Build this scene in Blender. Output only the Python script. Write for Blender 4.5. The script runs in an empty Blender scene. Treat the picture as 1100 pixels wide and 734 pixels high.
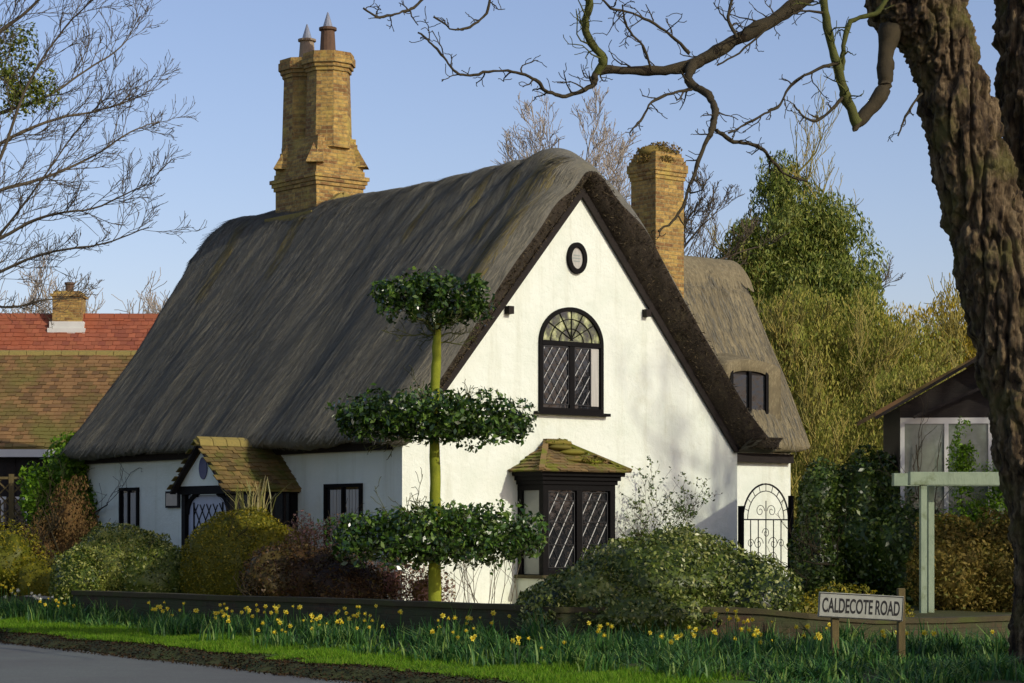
import bpy, math, random
import numpy as np
from mathutils import Vector, Matrix

# ---------------------------------------------------------------- camera, sky, sun, exposure
SC = bpy.context.scene
COL = SC.collection
F = 2400.0            # focal length in pixels of the 1100 px wide photograph
HOR = 570.0           # row of the horizon
CAMZ = 1.6
cam_data = bpy.data.cameras.new("camera")
cam = bpy.data.objects.new("camera", cam_data)
COL.objects.link(cam)
cam.location = (0, 0, CAMZ)
cam.rotation_euler = (math.radians(90), 0, 0)
cam_data.sensor_fit = 'HORIZONTAL'
cam_data.sensor_width = 36.0
cam_data.lens = F / 1100.0 * 36.0
cam_data.shift_y = (HOR - 367.0) / 1100.0
cam_data.clip_end = 3000
cam_data.clip_start = 0.5
SC.camera = cam

SUN_EL = math.radians(27)
SUN_AZ = (0.755, -0.656)           # horizontal direction towards the sun
world = bpy.data.worlds.new("World")
SC.world = world
world.use_nodes = True
wn = world.node_tree
bg = wn.nodes['Background']
sky = wn.nodes.new('ShaderNodeTexSky')
sky.sky_type = 'NISHITA'
sky.sun_disc = False
sky.sun_elevation = SUN_EL
sky.sun_rotation = math.atan2(SUN_AZ[0], SUN_AZ[1])
sky.air_density = 1.0
sky.dust_density = 1.2
sky.ozone_density = 6.0
tint = wn.nodes.new('ShaderNodeMix'); tint.data_type = 'RGBA'; tint.blend_type = 'MULTIPLY'; tint.inputs[0].default_value = 1.0
tint.inputs[7].default_value = (1.28, .92, .81, 1)
wn.links.new(sky.outputs[0], tint.inputs[6]); wn.links.new(tint.outputs[2], bg.inputs[0])
bg.inputs[1].default_value = 0.145
sun_data = bpy.data.lights.new("sun", 'SUN')
sun_data.energy = 2.3
sun_data.angle = math.radians(0.6)
sun_data.color = (1.0, 0.93, 0.78)
sun = bpy.data.objects.new("sun", sun_data)
COL.objects.link(sun)
sd = Vector((SUN_AZ[0] * math.cos(SUN_EL), SUN_AZ[1] * math.cos(SUN_EL), math.sin(SUN_EL)))
sun.rotation_euler = sd.to_track_quat('Z', 'Y').to_euler()
sun.location = (20, -10, 30)
SC.view_settings.view_transform = 'Standard'
SC.view_settings.look = 'None'
SC.view_settings.exposure = 0.3
SC.view_settings.gamma = 1.0
SC.render.engine = 'CYCLES'

RNG = np.random.default_rng(7)
random.seed(7)

# ---------------------------------------------------------------- helpers
def at(px, py, Y):
    "point that stands at depth Y on the line of sight of photograph pixel (px, py)"
    return np.array([(px - 550) / F * Y, Y, CAMZ + (HOR - py) / F * Y])

def tag(o, label=None, cat=None, group=None, kind=None):
    if label: o['label'] = label
    if cat: o['category'] = cat
    if group: o['group'] = group
    if kind: o['kind'] = kind
    return o

def empty(name, loc, rz=0.0, label=None, cat=None, group=None):
    o = bpy.data.objects.new(name, None)
    o.empty_display_size = 0.3
    COL.objects.link(o)
    o.location = loc
    o.rotation_euler = (0, 0, rz)
    return tag(o, label, cat, group)

def copy_tree(o, parent=None):
    c = o.copy()
    COL.objects.link(c)
    c.parent = parent
    for ch in [k for k in bpy.data.objects if k.parent == o]:
        copy_tree(ch, c)
    return c

_T = np.random.default_rng(3).random((64, 64, 64))
def noise(p, s=1.0):
    p = np.asarray(p, float) * s + 1000.0
    i = np.floor(p).astype(int)
    f = p - i
    f = f * f * (3 - 2 * f)
    r = 0
    for dx in (0, 1):
        wx = f[..., 0] if dx else 1 - f[..., 0]
        for dy in (0, 1):
            wy = f[..., 1] if dy else 1 - f[..., 1]
            for dz in (0, 1):
                wz = f[..., 2] if dz else 1 - f[..., 2]
                r = r + wx * wy * wz * _T[(i[..., 0] + dx) & 63, (i[..., 1] + dy) & 63, (i[..., 2] + dz) & 63]
    return r * 2 - 1

def fbm(p, s=1.0, o=3):
    r = 0; a = 1.0; t = 0
    for k in range(o):
        r = r + a * noise(np.asarray(p) + 17.3 * k, s)
        t += a; a *= .5; s *= 2.03
    return r / t

def link_mesh(name, verts, faces, material, parent=None, smooth=False, z_off=0.0):
    me = bpy.data.meshes.new(name)
    if isinstance(faces, np.ndarray):
        n = len(faces); k = faces.shape[1]
        me.vertices.add(len(verts)); me.vertices.foreach_set('co', np.asarray(verts, np.float32).ravel())
        me.loops.add(n * k); me.loops.foreach_set('vertex_index', faces.astype(np.int32).ravel())
        me.polygons.add(n); me.polygons.foreach_set('loop_start', np.arange(0, n * k, k, dtype=np.int32))
        me.update(calc_edges=True)
    else:
        me.from_pydata([tuple(v) for v in verts], [], faces)
        me.update()
    if smooth:
        me.polygons.foreach_set('use_smooth', np.ones(len(me.polygons), bool))
    if len(me.polygons) < 120000:
        box_uv(me)
    if material: me.materials.append(material)
    o = bpy.data.objects.new(name, me)
    COL.objects.link(o)
    if parent: o.parent = parent
    o.location.z = z_off
    return o

def box_uv(me):
    "UV in metres: u runs level along each face, v up the face"
    n = len(me.polygons)
    nor = np.empty(n * 3, np.float32); me.polygons.foreach_get('normal', nor); nor = nor.reshape(-1, 3)
    tot = np.empty(n, np.int32); me.polygons.foreach_get('loop_total', tot)
    nl = len(me.loops)
    vi = np.empty(nl, np.int32); me.loops.foreach_get('vertex_index', vi)
    co = np.empty(len(me.vertices) * 3, np.float32); me.vertices.foreach_get('co', co); co = co.reshape(-1, 3)
    t = np.stack([-nor[:, 1], nor[:, 0], np.zeros(n)], 1)
    l = np.linalg.norm(t, axis=1)
    flat = l < 0.05
    t[flat] = (1, 0, 0); l[flat] = 1
    t /= l[:, None]
    b = np.cross(nor, t)
    fl = np.repeat(np.arange(n), tot)
    P = co[vi]
    uv = np.stack([(P * t[fl]).sum(1), (P * b[fl]).sum(1)], 1)
    lay = me.uv_layers.new(name='metres')
    lay.data.foreach_set('uv', uv.astype(np.float32).ravel())

class MB:
    "collects simple shapes and links them as one mesh object"
    def __init__(s): s.v = []; s.f = []
    def add(s, vs, fs):
        b = len(s.v); s.v += [tuple(map(float, p)) for p in vs]; s.f += [tuple(i + b for i in f) for f in fs]; return s
    def box(s, a, b, jit=0.0):
        x0, y0, z0 = a; x1, y1, z1 = b
        vs = [(x, y, z) for z in (z0, z1) for y in (y0, y1) for x in (x0, x1)]
        if jit: vs = [tuple(c + random.uniform(-jit, jit) for c in p) for p in vs]
        return s.add(vs, [(0, 2, 3, 1), (4, 5, 7, 6), (0, 1, 5, 4), (2, 6, 7, 3), (0, 4, 6, 2), (1, 3, 7, 5)])
    def obox(s, c, ax, ay, az):
        "box from centre and three half-axis vectors"
        c, ax, ay, az = map(np.asarray, (c, ax, ay, az))
        vs = [c + i * ax + j * ay + k * az for k in (-1, 1) for j in (-1, 1) for i in (-1, 1)]
        return s.add(vs, [(0, 2, 3, 1), (4, 5, 7, 6), (0, 1, 5, 4), (2, 6, 7, 3), (0, 4, 6, 2), (1, 3, 7, 5)])
    def bar(s, p, q, w, d=None, side=(0, 0, 1)):
        p = np.asarray(p, float); q = np.asarray(q, float); d = d or w
        t = q - p; L = np.linalg.norm(t); t /= L
        a = np.cross(t, side)
        if np.linalg.norm(a) < 1e-3: a = np.cross(t, (1, 0, 0))
        a /= np.linalg.norm(a); b = np.cross(t, a)
        return s.obox((p + q) / 2, t * L / 2, a * w / 2, b * d / 2)
    def prism(s, poly, n0, n1, axis=1):
        "polygon in the two other axes, swept along axis from n0 to n1"
        def mk(p, n):
            q = list(p); q.insert(axis, n); return q
        k = len(poly)
        vs = [mk(p, n0) for p in poly] + [mk(p, n1) for p in poly]
        fs = [tuple(range(k)), tuple(range(2 * k - 1, k - 1, -1))]
        fs += [(i, i + k, (i + 1) % k + k, (i + 1) % k) for i in range(k)]
        return s.add(vs, fs)
    def tube(s, pts, rad, n=8, cap=True):
        v, f = tube_arrays([np.asarray(pts, float)], [np.asarray(rad, float) * np.ones(len(pts))], n)
        s.add(v, [tuple(q) for q in f.tolist()])
        if cap: 
            b = len(s.v) - len(v)
            s.f.append(tuple(b + i for i in range(n))); s.f.append(tuple(len(s.v) - 1 - i for i in range(n)))
        return s
    def lathe(s, prof, c, n=16):
        vs = []; fs = []
        for r, z in prof:
            for i in range(n):
                a = 2 * math.pi * i / n
                vs.append((c[0] + r * math.cos(a), c[1] + r * math.sin(a), c[2] + z))
        m = len(prof)
        for j in range(m - 1):
            for i in range(n):
                fs.append((j * n + i, j * n + (i + 1) % n, (j + 1) * n + (i + 1) % n, (j + 1) * n + i))
        fs.append(tuple(reversed(range(n)))); fs.append(tuple((m - 1) * n + i for i in range(n)))
        return s.add(vs, fs)
    def build(s, name, material, parent=None, smooth=False, z_off=0.0, bevel=0.0):
        o = link_mesh(name, s.v, s.f, material, parent, smooth, z_off)
        if bevel:
            m = o.modifiers.new('bevel', 'BEVEL'); m.width = bevel; m.segments = 1; m.limit_method = 'ANGLE'
        return o

def tube_arrays(polys, rads, n=4):
    V = []; Fs = []; base = 0
    ang = np.linspace(0, 2 * math.pi, n, endpoint=False)
    ca, sa = np.cos(ang), np.sin(ang)
    ring = np.arange(n); nxt = (ring + 1) % n
    for P, R in zip(polys, rads):
        m = len(P)
        T = np.gradient(P, axis=0)
        T /= np.linalg.norm(T, axis=1)[:, None] + 1e-9
        ref = np.array([0.3, 0.2, 1.0]) if abs(T[0, 2]) < .85 else np.array([1.0, 0.1, 0])
        A = np.cross(T, ref); A /= np.linalg.norm(A, axis=1)[:, None] + 1e-9
        B = np.cross(T, A)
        W = P[:, None, :] + R[:, None, None] * (ca[None, :, None] * A[:, None, :] + sa[None, :, None] * B[:, None, :])
        V.append(W.reshape(-1, 3))
        for j in range(m - 1):
            q = np.stack([base + j * n + ring, base + j * n + nxt, base + (j + 1) * n + nxt, base + (j + 1) * n + ring], 1)
            Fs.append(q)
        base += m * n
    return np.concatenate(V), np.concatenate(Fs)

def sample_line(P, R, t):
    i = min(int(t * (len(P) - 1)), len(P) - 2); f = t * (len(P) - 1) - i
    d = P[i + 1] - P[i]
    return P[i] * (1 - f) + P[i + 1] * f, R[i] * (1 - f) + R[i + 1] * f, d / (np.linalg.norm(d) + 1e-9)

def smooth_line(P, R, k=3):
    "Catmull-Rom through the points"
    P = np.asarray(P, float); R = np.asarray(R, float)
    Q = np.concatenate([[2 * P[0] - P[1]], P, [2 * P[-1] - P[-2]]])
    out = []; ro = []
    for i in range(len(P) - 1):
        p0, p1, p2, p3 = Q[i:i + 4]
        for j in range(k):
            t = j / k
            out.append(.5 * ((2 * p1) + (-p0 + p2) * t + (2 * p0 - 5 * p1 + 4 * p2 - p3) * t * t + (-p0 + 3 * p1 - 3 * p2 + p3) * t ** 3))
            ro.append(R[i] * (1 - t) + R[i + 1] * t)
    out.append(P[-1]); ro.append(R[-1])
    return np.array(out), np.array(ro)

class Twigs:
    "branching bare wood collected as tapered tubes"
    def __init__(s, seed, up=0.25, wander=0.22, rmin=0.004):
        s.r = np.random.default_rng(seed); s.P = []; s.R = []; s.up = up; s.w = wander; s.rmin = rmin
    def put(s, P, R): s.P.append(np.asarray(P)); s.R.append(np.asarray(R))
    def limb(s, start, d, L, r, level, kids, spread=(25, 60), seg=7, ratio=(.4, .75)):
        d = d / np.linalg.norm(d)
        pts = [start]; p = start.copy(); step = L / seg
        for i in range(seg):
            d = d + s.r.normal(0, s.w, 3) + np.array([0, 0, s.up * .25])
            d /= np.linalg.norm(d)
            p = p + d * step; pts.append(p)
        R = np.linspace(r, max(r * .3, s.rmin), seg + 1)
        P = np.array(pts)
        s.put(P, R)
        s.kids(P, R, L, level, kids, spread, ratio)
    def kids(s, P, R, L, level, kids, spread=(25, 60), ratio=(.4, .75), t0=.15):
        if level <= 0: return
        n = kids[0] if isinstance(kids, (list, tuple)) else kids
        rest = kids[1:] if isinstance(kids, (list, tuple)) and len(kids) > 1 else kids
        for i in range(n):
            t = t0 + (1 - t0) * (i + s.r.random()) / n
            t = min(t, .98)
            p, rr, d = sample_line(P, R, t)
            a = math.radians(s.r.uniform(*spread))
            q = s.r.normal(0, 1, 3); q -= d * q.dot(d); q /= np.linalg.norm(q) + 1e-9
            nd = d * math.cos(a) + q * math.sin(a) + np.array([0, 0, s.up])
            s.limb(p, nd, L * s.r.uniform(*ratio) * (1.1 - .5 * t), max(rr * .62, s.rmin), level - 1, rest, spread, max(4, 6), ratio)
    def build(s, name, material, parent=None, cut=0.02):
        V = []; Fs = []; b = 0
        thick = [i for i, r in enumerate(s.R) if r[0] > cut]; thin = [i for i, r in enumerate(s.R) if r[0] <= cut]
        for idx, n in ((thick, 8), (thin, 3)):
            if not idx: continue
            v, f = tube_arrays([s.P[i] for i in idx], [s.R[i] for i in idx], n)
            if n == 8: v = v + np.stack([noise(v + 7 * q, 11.0) for q in range(3)], 1) * .009
            V.append(v); Fs.append(f + b); b += len(v)
        return link_mesh(name, np.concatenate(V), np.concatenate(Fs), material, parent, smooth=True)

def leaf_arrays(C, D, N, L, W, fold=0.15):
    "diamond leaves: centre, long direction, normal, length, width"
    D = D / (np.linalg.norm(D, axis=1)[:, None] + 1e-9)
    S = np.cross(N, D); S /= np.linalg.norm(S, axis=1)[:, None] + 1e-9
    N2 = np.cross(D, S)
    L = np.asarray(L)[:, None]; W = np.asarray(W)[:, None]
    a = C - D * L * .5; b = C + S * W * .5 + N2 * W * fold - D * L * .05
    c = C + D * L * .5 - N2 * L * fold * .6; d = C - S * W * .5 + N2 * W * fold - D * L * .05
    V = np.stack([a, b, c, d], 1).reshape(-1, 3)
    Fq = np.arange(len(C) * 4).reshape(-1, 4)
    return V, Fq

def rand_dirs(n, r=None):
    r = r or RNG
    d = r.normal(0, 1, (n, 3)); return d / np.linalg.norm(d, axis=1)[:, None]

def blob_leaves(blobs, n, size, seed=1, shell=.35, lump=.18, lump_s=2.2, flat_bottom=None, aspect=.5, out=.6, gap=0.0, up=0.0):
    "leaves through the outer volume of lumpy ellipsoids; returns verts and quads"
    r = np.random.default_rng(seed)
    w = np.array([(b[3] * b[4] + b[3] * b[5] + b[4] * b[5]) for b in blobs]); w = w / w.sum()
    which = r.choice(len(blobs), n, p=w)
    B = np.array(blobs, float)[which]
    d = rand_dirs(n, r)
    rad = 1 - shell * r.random(n) ** 1.5
    wp = B[:, :3] + d * B[:, 3:]
    rad = rad * (1 + lump * fbm(wp, lump_s, 3) * 2)
    C = B[:, :3] + d * B[:, 3:] * rad[:, None]
    keep = np.ones(n, bool)
    if flat_bottom is not None: keep &= C[:, 2] > flat_bottom + .05 * fbm(C, 3.0, 2)
    if gap: keep &= fbm(C + 31.7, lump_s * 1.6, 3) > -1 + gap
    C = C[keep]; d = d[keep]; m = len(C)
    N = d * out + rand_dirs(m, r) * (1 - out * .5)
    D = np.cross(N, rand_dirs(m, r)) + np.array([0, 0, up])
    L = size * np.clip(np.exp(r.normal(-.05, .38, m)), .4, 1.5)
    return leaf_arrays(C, D, N, L, L * aspect)

def core_arrays(blobs, k=.74, seed=0, n=20, lump=.15, lump_s=2.2):
    V = []; Fs = []; b = 0
    for cx, cy, cz, rx, ry, rz in blobs:
        th = np.linspace(0.02, math.pi - .02, n); ph = np.linspace(0, 2 * math.pi, 2 * n, endpoint=False)
        T, P = np.meshgrid(th, ph, indexing='ij')
        d = np.stack([np.sin(T) * np.cos(P), np.sin(T) * np.sin(P), np.cos(T)], -1)
        wp = np.array([cx, cy, cz]) + d * np.array([rx, ry, rz])
        q = np.array([cx, cy, cz]) + d * np.array([rx, ry, rz]) * (k * (1 + lump * 2 * fbm(wp, lump_s, 3)))[..., None]
        V.append(q.reshape(-1, 3))
        m = 2 * n
        i, j = np.meshgrid(np.arange(n - 1), np.arange(m), indexing='ij')
        jn = (j + 1) % m
        Fs.append(np.stack([i * m + j, (i + 1) * m + j, (i + 1) * m + jn, i * m + jn], -1).reshape(-1, 4) + b)
        b += n * m
    return np.concatenate(V), np.concatenate(Fs)

def join_arrays(*vf):
    V = []; Fs = []; b = 0
    for v, f in vf:
        V.append(v); Fs.append(f + b); b += len(v)
    return np.concatenate(V), np.concatenate(Fs)

# ---------------------------------------------------------------- materials
def S(r, g, b):
    "sRGB 0-255 to linear"
    def c(x):
        x /= 255.0
        return x / 12.92 if x <= .04045 else ((x + .055) / 1.055) ** 2.4
    return (c(r), c(g), c(b), 1)

def new_mat(name):
    m = bpy.data.materials.new(name); m.use_nodes = True
    nt = m.node_tree
    return m, nt, nt.nodes['Principled BSDF'], nt.nodes['Material Output']

def N(nt, t, **k):
    n = nt.nodes.new(t)
    for a, b in k.items(): setattr(n, a, b)
    return n

def ramp(nt, cols, pos=None):
    r = N(nt, 'ShaderNodeValToRGB')
    e = r.color_ramp.elements
    pos = pos or [i / (len(cols) - 1) for i in range(len(cols))]
    e[0].position = pos[0]; e[0].color = cols[0]
    e[1].position = pos[-1]; e[1].color = cols[-1]
    for p, c in list(zip(pos, cols))[1:-1]:
        x = e.new(p); x.color = c
    return r

def coords(nt, kind, scale):
    tc = N(nt, 'ShaderNodeTexCoord'); mp = N(nt, 'ShaderNodeMapping')
    nt.links.new(tc.outputs[kind], mp.inputs[0]); mp.inputs['Scale'].default_value = scale
    return mp.outputs[0]

def nz(nt, vec, scale, detail=6, rough=.6, dist=0):
    n = N(nt, 'ShaderNodeTexNoise')
    n.inputs['Scale'].default_value = scale; n.inputs['Detail'].default_value = detail
    n.inputs['Roughness'].default_value = rough; n.inputs['Distortion'].default_value = dist
    if vec: nt.links.new(vec, n.inputs['Vector'])
    return n.outputs['Fac']

def mixc(nt, fac, a, b, blend='MIX'):
    m = N(nt, 'ShaderNodeMix', data_type='RGBA', blend_type=blend)
    for s, x in ((0, fac), (6, a), (7, b)):
        if hasattr(x, 'links'): nt.links.new(x, m.inputs[s])
        else: m.inputs[s].default_value = x
    return m.outputs[2]

def bump(nt, bsdf, h, strength=.5, dist=.02):
    b = N(nt, 'ShaderNodeBump'); b.inputs['Strength'].default_value = strength; b.inputs['Distance'].default_value = dist
    nt.links.new(h, b.inputs['Height']); nt.links.new(b.outputs[0], bsdf.inputs['Normal'])

def mat_noise(name, cols, scale=3, stretch=(1, 1, 1), coord='Object', rough=.85, bmp=.4, bscale=None, bdist=.02, pos=None, over=None, over_scale=1.2, over_pos=(.55, .7), spec=.3, metallic=0):
    m, nt, bs, out = new_mat(name)
    v = coords(nt, coord, stretch)
    f = nz(nt, v, scale)
    r = ramp(nt, cols, pos); nt.links.new(f, r.inputs[0])
    col = r.outputs[0]
    if over:
        f2 = nz(nt, coords(nt, 'Object', (1, 1, 1)), over_scale, 8, .65)
        r2 = ramp(nt, [(0, 0, 0, 1), (1, 1, 1, 1)], list(over_pos)); nt.links.new(f2, r2.inputs[0])
        col = mixc(nt, r2.outputs[0], col, over)
    nt.links.new(col, bs.inputs['Base Color'])
    bs.inputs['Roughness'].default_value = rough
    bs.inputs['Specular IOR Level'].default_value = spec
    bs.inputs['Metallic'].default_value = metallic
    if bmp: bump(nt, bs, nz(nt, v, bscale or scale * 4, 8, .7), bmp, bdist)
    return m

def mat_wall(name, cols, *a, **k):
    m = mat_noise(name, cols, *a, **k)
    nt = m.node_tree; bs = nt.nodes['Principled BSDF']
    src = bs.inputs['Base Color'].links[0].from_socket
    f = nz(nt, coords(nt, 'Object', (3.5, 3.5, .28)), 1.0, 8, .7)
    r = ramp(nt, [(0, 0, 0, 1), (.55, .55, .55, 1)], [.52, .8]); nt.links.new(f, r.inputs[0])
    c = mixc(nt, r.outputs[0], src, S(176, 180, 150)); nt.links.new(c, bs.inputs['Base Color'])
    return m
def mat_leaf(name, cols, trans=.3, rough=.45, spec=.4, patch=None, patch_scale=1.0, patch_pos=(.5, .62)):
    m, nt, bs, out = new_mat(name)
    g = N(nt, 'ShaderNodeNewGeometry')
    r = ramp(nt, cols); nt.links.new(g.outputs['Random Per Island'], r.inputs[0])
    col = r.outputs[0]
    if patch:
        f = nz(nt, coords(nt, 'Object', (1, 1, 1)), patch_scale, 4, .6)
        r2 = ramp(nt, [(0, 0, 0, 1), (1, 1, 1, 1)], list(patch_pos)); nt.links.new(f, r2.inputs[0])
        col = mixc(nt, r2.outputs[0], col, patch)
    nt.links.new(col, bs.inputs['Base Color'])
    bs.inputs['Roughness'].default_value = rough
    bs.inputs['Specular IOR Level'].default_value = spec
    if trans:
        tr = N(nt, 'ShaderNodeBsdfTranslucent'); nt.links.new(col, tr.inputs['Color'])
        mx = N(nt, 'ShaderNodeMixShader'); mx.inputs[0].default_value = trans
        nt.links.new(bs.outputs[0], mx.inputs[1]); nt.links.new(tr.outputs[0], mx.inputs[2])
        nt.links.new(mx.outputs[0], out.inputs['Surface'])
    return m

def mat_brick(name, c1, c2, mortar, over=None, over_pos=(.5, .65), over_scale=1.5, bw=.225, bh=.075):
    m, nt, bs, out = new_mat(name)
    v = coords(nt, 'UV', (1, 1, 1))
    b = N(nt, 'ShaderNodeTexBrick')
    nt.links.new(v, b.inputs['Vector'])
    b.inputs['Scale'].default_value = 1; b.inputs['Brick Width'].default_value = bw; b.inputs['Row Height'].default_value = bh
    b.inputs['Mortar Size'].default_value = .009; b.inputs['Mortar Smooth'].default_value = .3; b.inputs['Bias'].default_value = 0
    b.inputs['Color1'].default_value = c1; b.inputs['Color2'].default_value = c2; b.inputs['Mortar'].default_value = mortar
    f = nz(nt, coords(nt, 'Object', (1, 1, 1)), 14, 6, .7)
    r = ramp(nt, [(.35, .32, .3, 1), (1.2, 1.15, 1.1, 1)], [.3, .75]); nt.links.new(f, r.inputs[0])
    col = mixc(nt, 1.0, b.outputs[0], r.outputs[0], 'MULTIPLY')
    if over:
        f2 = nz(nt, coords(nt, 'Object', (1, 1, 1)), over_scale, 8, .65)
        r2 = ramp(nt, [(0, 0, 0, 1), (1, 1, 1, 1)], list(over_pos)); nt.links.new(f2, r2.inputs[0])
        col = mixc(nt, r2.outputs[0], col, over)
    nt.links.new(col, bs.inputs['Base Color'])
    bs.inputs['Roughness'].default_value = .9
    inv = N(nt, 'ShaderNodeMath', operation='SUBTRACT'); inv.inputs[0].default_value = 1; nt.links.new(b.outputs['Fac'], inv.inputs[1])
    ad = N(nt, 'ShaderNodeMath', operation='ADD'); nt.links.new(inv.outputs[0], ad.inputs[0]); nt.links.new(f, ad.inputs[1])
    bump(nt, bs, ad.outputs[0], .8, .012)
    return m

def mat_glass(name, col, rough=.08):
    m, nt, bs, out = new_mat(name)
    f = nz(nt, coords(nt, 'Object', (1, 1, 1)), 5, 3, .5)
    bs.inputs['Base Color'].default_value = col
    bs.inputs['Roughness'].default_value = rough
    bs.inputs['Specular IOR Level'].default_value = .5
    bump(nt, bs, f, .35, .03)
    return m

def mat_thatch(name, dark, mid, light, moss, moss_pos=(.62, .75), streak=None):
    m, nt, bs, out = new_mat(name)
    uv = coords(nt, 'UV', (1, 1, 1))
    st = coords(nt, 'UV', (26, 9, 1))
    f1 = nz(nt, st, 1.0, 8, .72)
    f2 = nz(nt, coords(nt, 'UV', (1.5, .9, 1)), 1.0, 8, .68, .6)
    ad = N(nt, 'ShaderNodeMath', operation='MULTIPLY_ADD'); nt.links.new(f2, ad.inputs[0]); ad.inputs[1].default_value = .8; nt.links.new(f1, ad.inputs[2])
    r = ramp(nt, [dark, mid, light], [.62, .92, 1.2]);
    nrm = N(nt, 'ShaderNodeMath', operation='MULTIPLY'); nrm.inputs[1].default_value = 1.0
    nt.links.new(ad.outputs[0], nrm.inputs[0])
    r.color_ramp.elements[0].position = .5; r.color_ramp.elements[1].position = .88; r.color_ramp.elements[2].position = 1.0
    nt.links.new(nrm.outputs[0], r.inputs[0])
    f3 = nz(nt, coords(nt, 'Object', (1, 1, 1)), .9, 9, .68)
    r3 = ramp(nt, [(0, 0, 0, 1), (1, 1, 1, 1)], list(moss_pos)); nt.links.new(f3, r3.inputs[0])
    col = mixc(nt, r3.outputs[0], r.outputs[0], moss)
    nt.links.new(col, bs.inputs['Base Color'])
    bs.inputs['Roughness'].default_value = .95; bs.inputs['Specular IOR Level'].default_value = .15
    f4 = nz(nt, coords(nt, 'UV', (42, 11, 1)), 1.0, 8, .75)
    bump(nt, bs, f4, .75, .03)
    return m

m_white = mat_wall('white_render', [S(210, 220, 202), S(224, 232, 216), S(230, 238, 224)], 1.3, rough=.9, bmp=.5, bscale=5, bdist=.06, pos=[.2, .5, .8], over=S(200, 204, 176), over_scale=.7, over_pos=(.56, .82))
m_black = mat_noise('black_paint', [S(9, 9, 9), S(20, 19, 18)], 12, rough=.7, bmp=.2, spec=.12)
m_bargeb = mat_noise('dark_timber', [S(18, 15, 13), S(42, 36, 30)], 5, (1, 1, 6), rough=.8, bmp=.4)
m_thatch = mat_thatch('weathered_thatch', S(94, 93, 83), S(105, 104, 93), S(117, 115, 101), S(110, 108, 84), (.5, .85))
m_thatch_edge = mat_noise('cut_thatch_edge', [S(50, 45, 39), S(66, 60, 51), S(86, 78, 63)], 30, rough=.95, bmp=.7, bscale=70, bdist=.02, pos=[.3, .52, .78], over=S(88, 82, 62), over_scale=2.4, over_pos=(.56, .72), spec=.1)
m_thatch_wing = mat_thatch('wing_thatch', S(98, 91, 72), S(116, 108, 83), S(136, 127, 98), S(112, 107, 74), (.7, .85))
m_straw = mat_leaf('loose_straw', [S(88, 87, 77), S(104, 103, 92), S(114, 112, 98), S(132, 127, 106)], 0, .9, .1)
m_brick_y = mat_brick('ochre_brick', S(198, 168, 92), S(138, 104, 60), S(166, 152, 100), S(180, 162, 76), (.52, .76), 2.2)
m_lichen = mat_noise('lichened_mortar', [S(112, 102, 60), S(142, 128, 70), S(98, 92, 60)], 9, rough=.95, bmp=.6)
m_brick_wall = mat_brick('old_dark_brick', S(88, 68, 46), S(66, 54, 38), S(76, 72, 52), S(60, 66, 34), (.36, .54), 1.6)
m_pot = mat_noise('clay_pot', [S(110, 96, 78), S(168, 150, 122)], 7, rough=.85, bmp=.3)
m_pot_dark = mat_noise('sooty_clay_pot', [S(66, 52, 44), S(112, 88, 66)], 7, rough=.85, bmp=.3)
m_lead = mat_noise('lead_sheet', [S(92, 98, 108), S(150, 156, 166)], 6, rough=.5, bmp=.2)
m_tile_old = mat_leaf('mossy_clay_tile', [S(88, 74, 48), S(126, 106, 62), S(114, 96, 58), S(90, 78, 48), S(136, 114, 66)], 0, .9, .2, patch=S(92, 94, 42), patch_scale=3.2, patch_pos=(.45, .6))
m_tile_bay = mat_leaf('bay_clay_tile', [S(118, 100, 66), S(136, 114, 74), S(100, 86, 60), S(124, 112, 66)], 0, .9, .2, patch=S(112, 118, 40), patch_scale=2.2, patch_pos=(.5, .62))
m_tile_red = mat_leaf('red_pantile', [S(142, 84, 60), S(158, 94, 66), S(128, 74, 56), S(150, 92, 62)], 0, .85, .2, patch=S(150, 82, 52), patch_scale=.7, patch_pos=(.5, .7))
m_tile_brown = mat_leaf('brown_pantile', [S(124, 94, 60), S(142, 110, 70), S(104, 80, 54), S(116, 96, 56)], 0, .9, .2, patch=S(110, 104, 52), patch_scale=.6, patch_pos=(.45, .65))
m_glass_dark = mat_glass('dark_window_glass', (.012, .014, .016, 1), .1)
m_glass_pale = mat_glass('pale_window_glass', S(118, 122, 116), .2)
m_curtain = mat_noise('window_curtain', [S(150, 150, 140), S(196, 196, 186)], 4, (8, 8, .4), rough=.9, bmp=.2)
m_lead_bar = mat_noise('pale_lead_came', [S(150, 154, 150), S(196, 198, 190)], 10, rough=.5, bmp=.1)
m_lead_dim = mat_noise('dull_lead_came', [S(26, 27, 28), S(46, 48, 48)], 10, rough=.5, bmp=.1)
m_blue = mat_noise('blue_enamel', [S(34, 44, 84), S(52, 62, 108)], 5, rough=.35, bmp=.05)
m_asphalt = mat_noise('road_asphalt', [S(88, 94, 88), S(102, 107, 100), S(124, 126, 116)], 38, rough=.9, bmp=.6, bscale=90, bdist=.01, pos=[.25, .5, .8], over=S(92, 92, 88), over_scale=.5, over_pos=(.4, .7))
m_ground = mat_noise('rough_ground', [S(52, 44, 30), S(66, 70, 32), S(58, 84, 28)], .6, rough=.95, bmp=.6, bscale=9, bdist=.05)
m_verge = mat_noise('verge_turf', [S(46, 62, 18), S(76, 104, 22), S(92, 128, 26)], 2.5, rough=.95, bmp=.6, bscale=30, bdist=.03)
m_grassblade = mat_leaf('grass_blade', [S(52, 84, 14), S(92, 138, 20), S(114, 158, 30), S(132, 150, 52)], .35, .6, .2)
m_daffleaf = mat_leaf('daffodil_leaf', [S(30, 62, 28), S(52, 96, 42), S(82, 126, 54), S(132, 156, 76)], .3, .5, .3)
m_petal = mat_leaf('daffodil_petal', [S(230, 214, 60), S(240, 230, 96), S(232, 204, 44)], .35, .6, .2)
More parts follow.
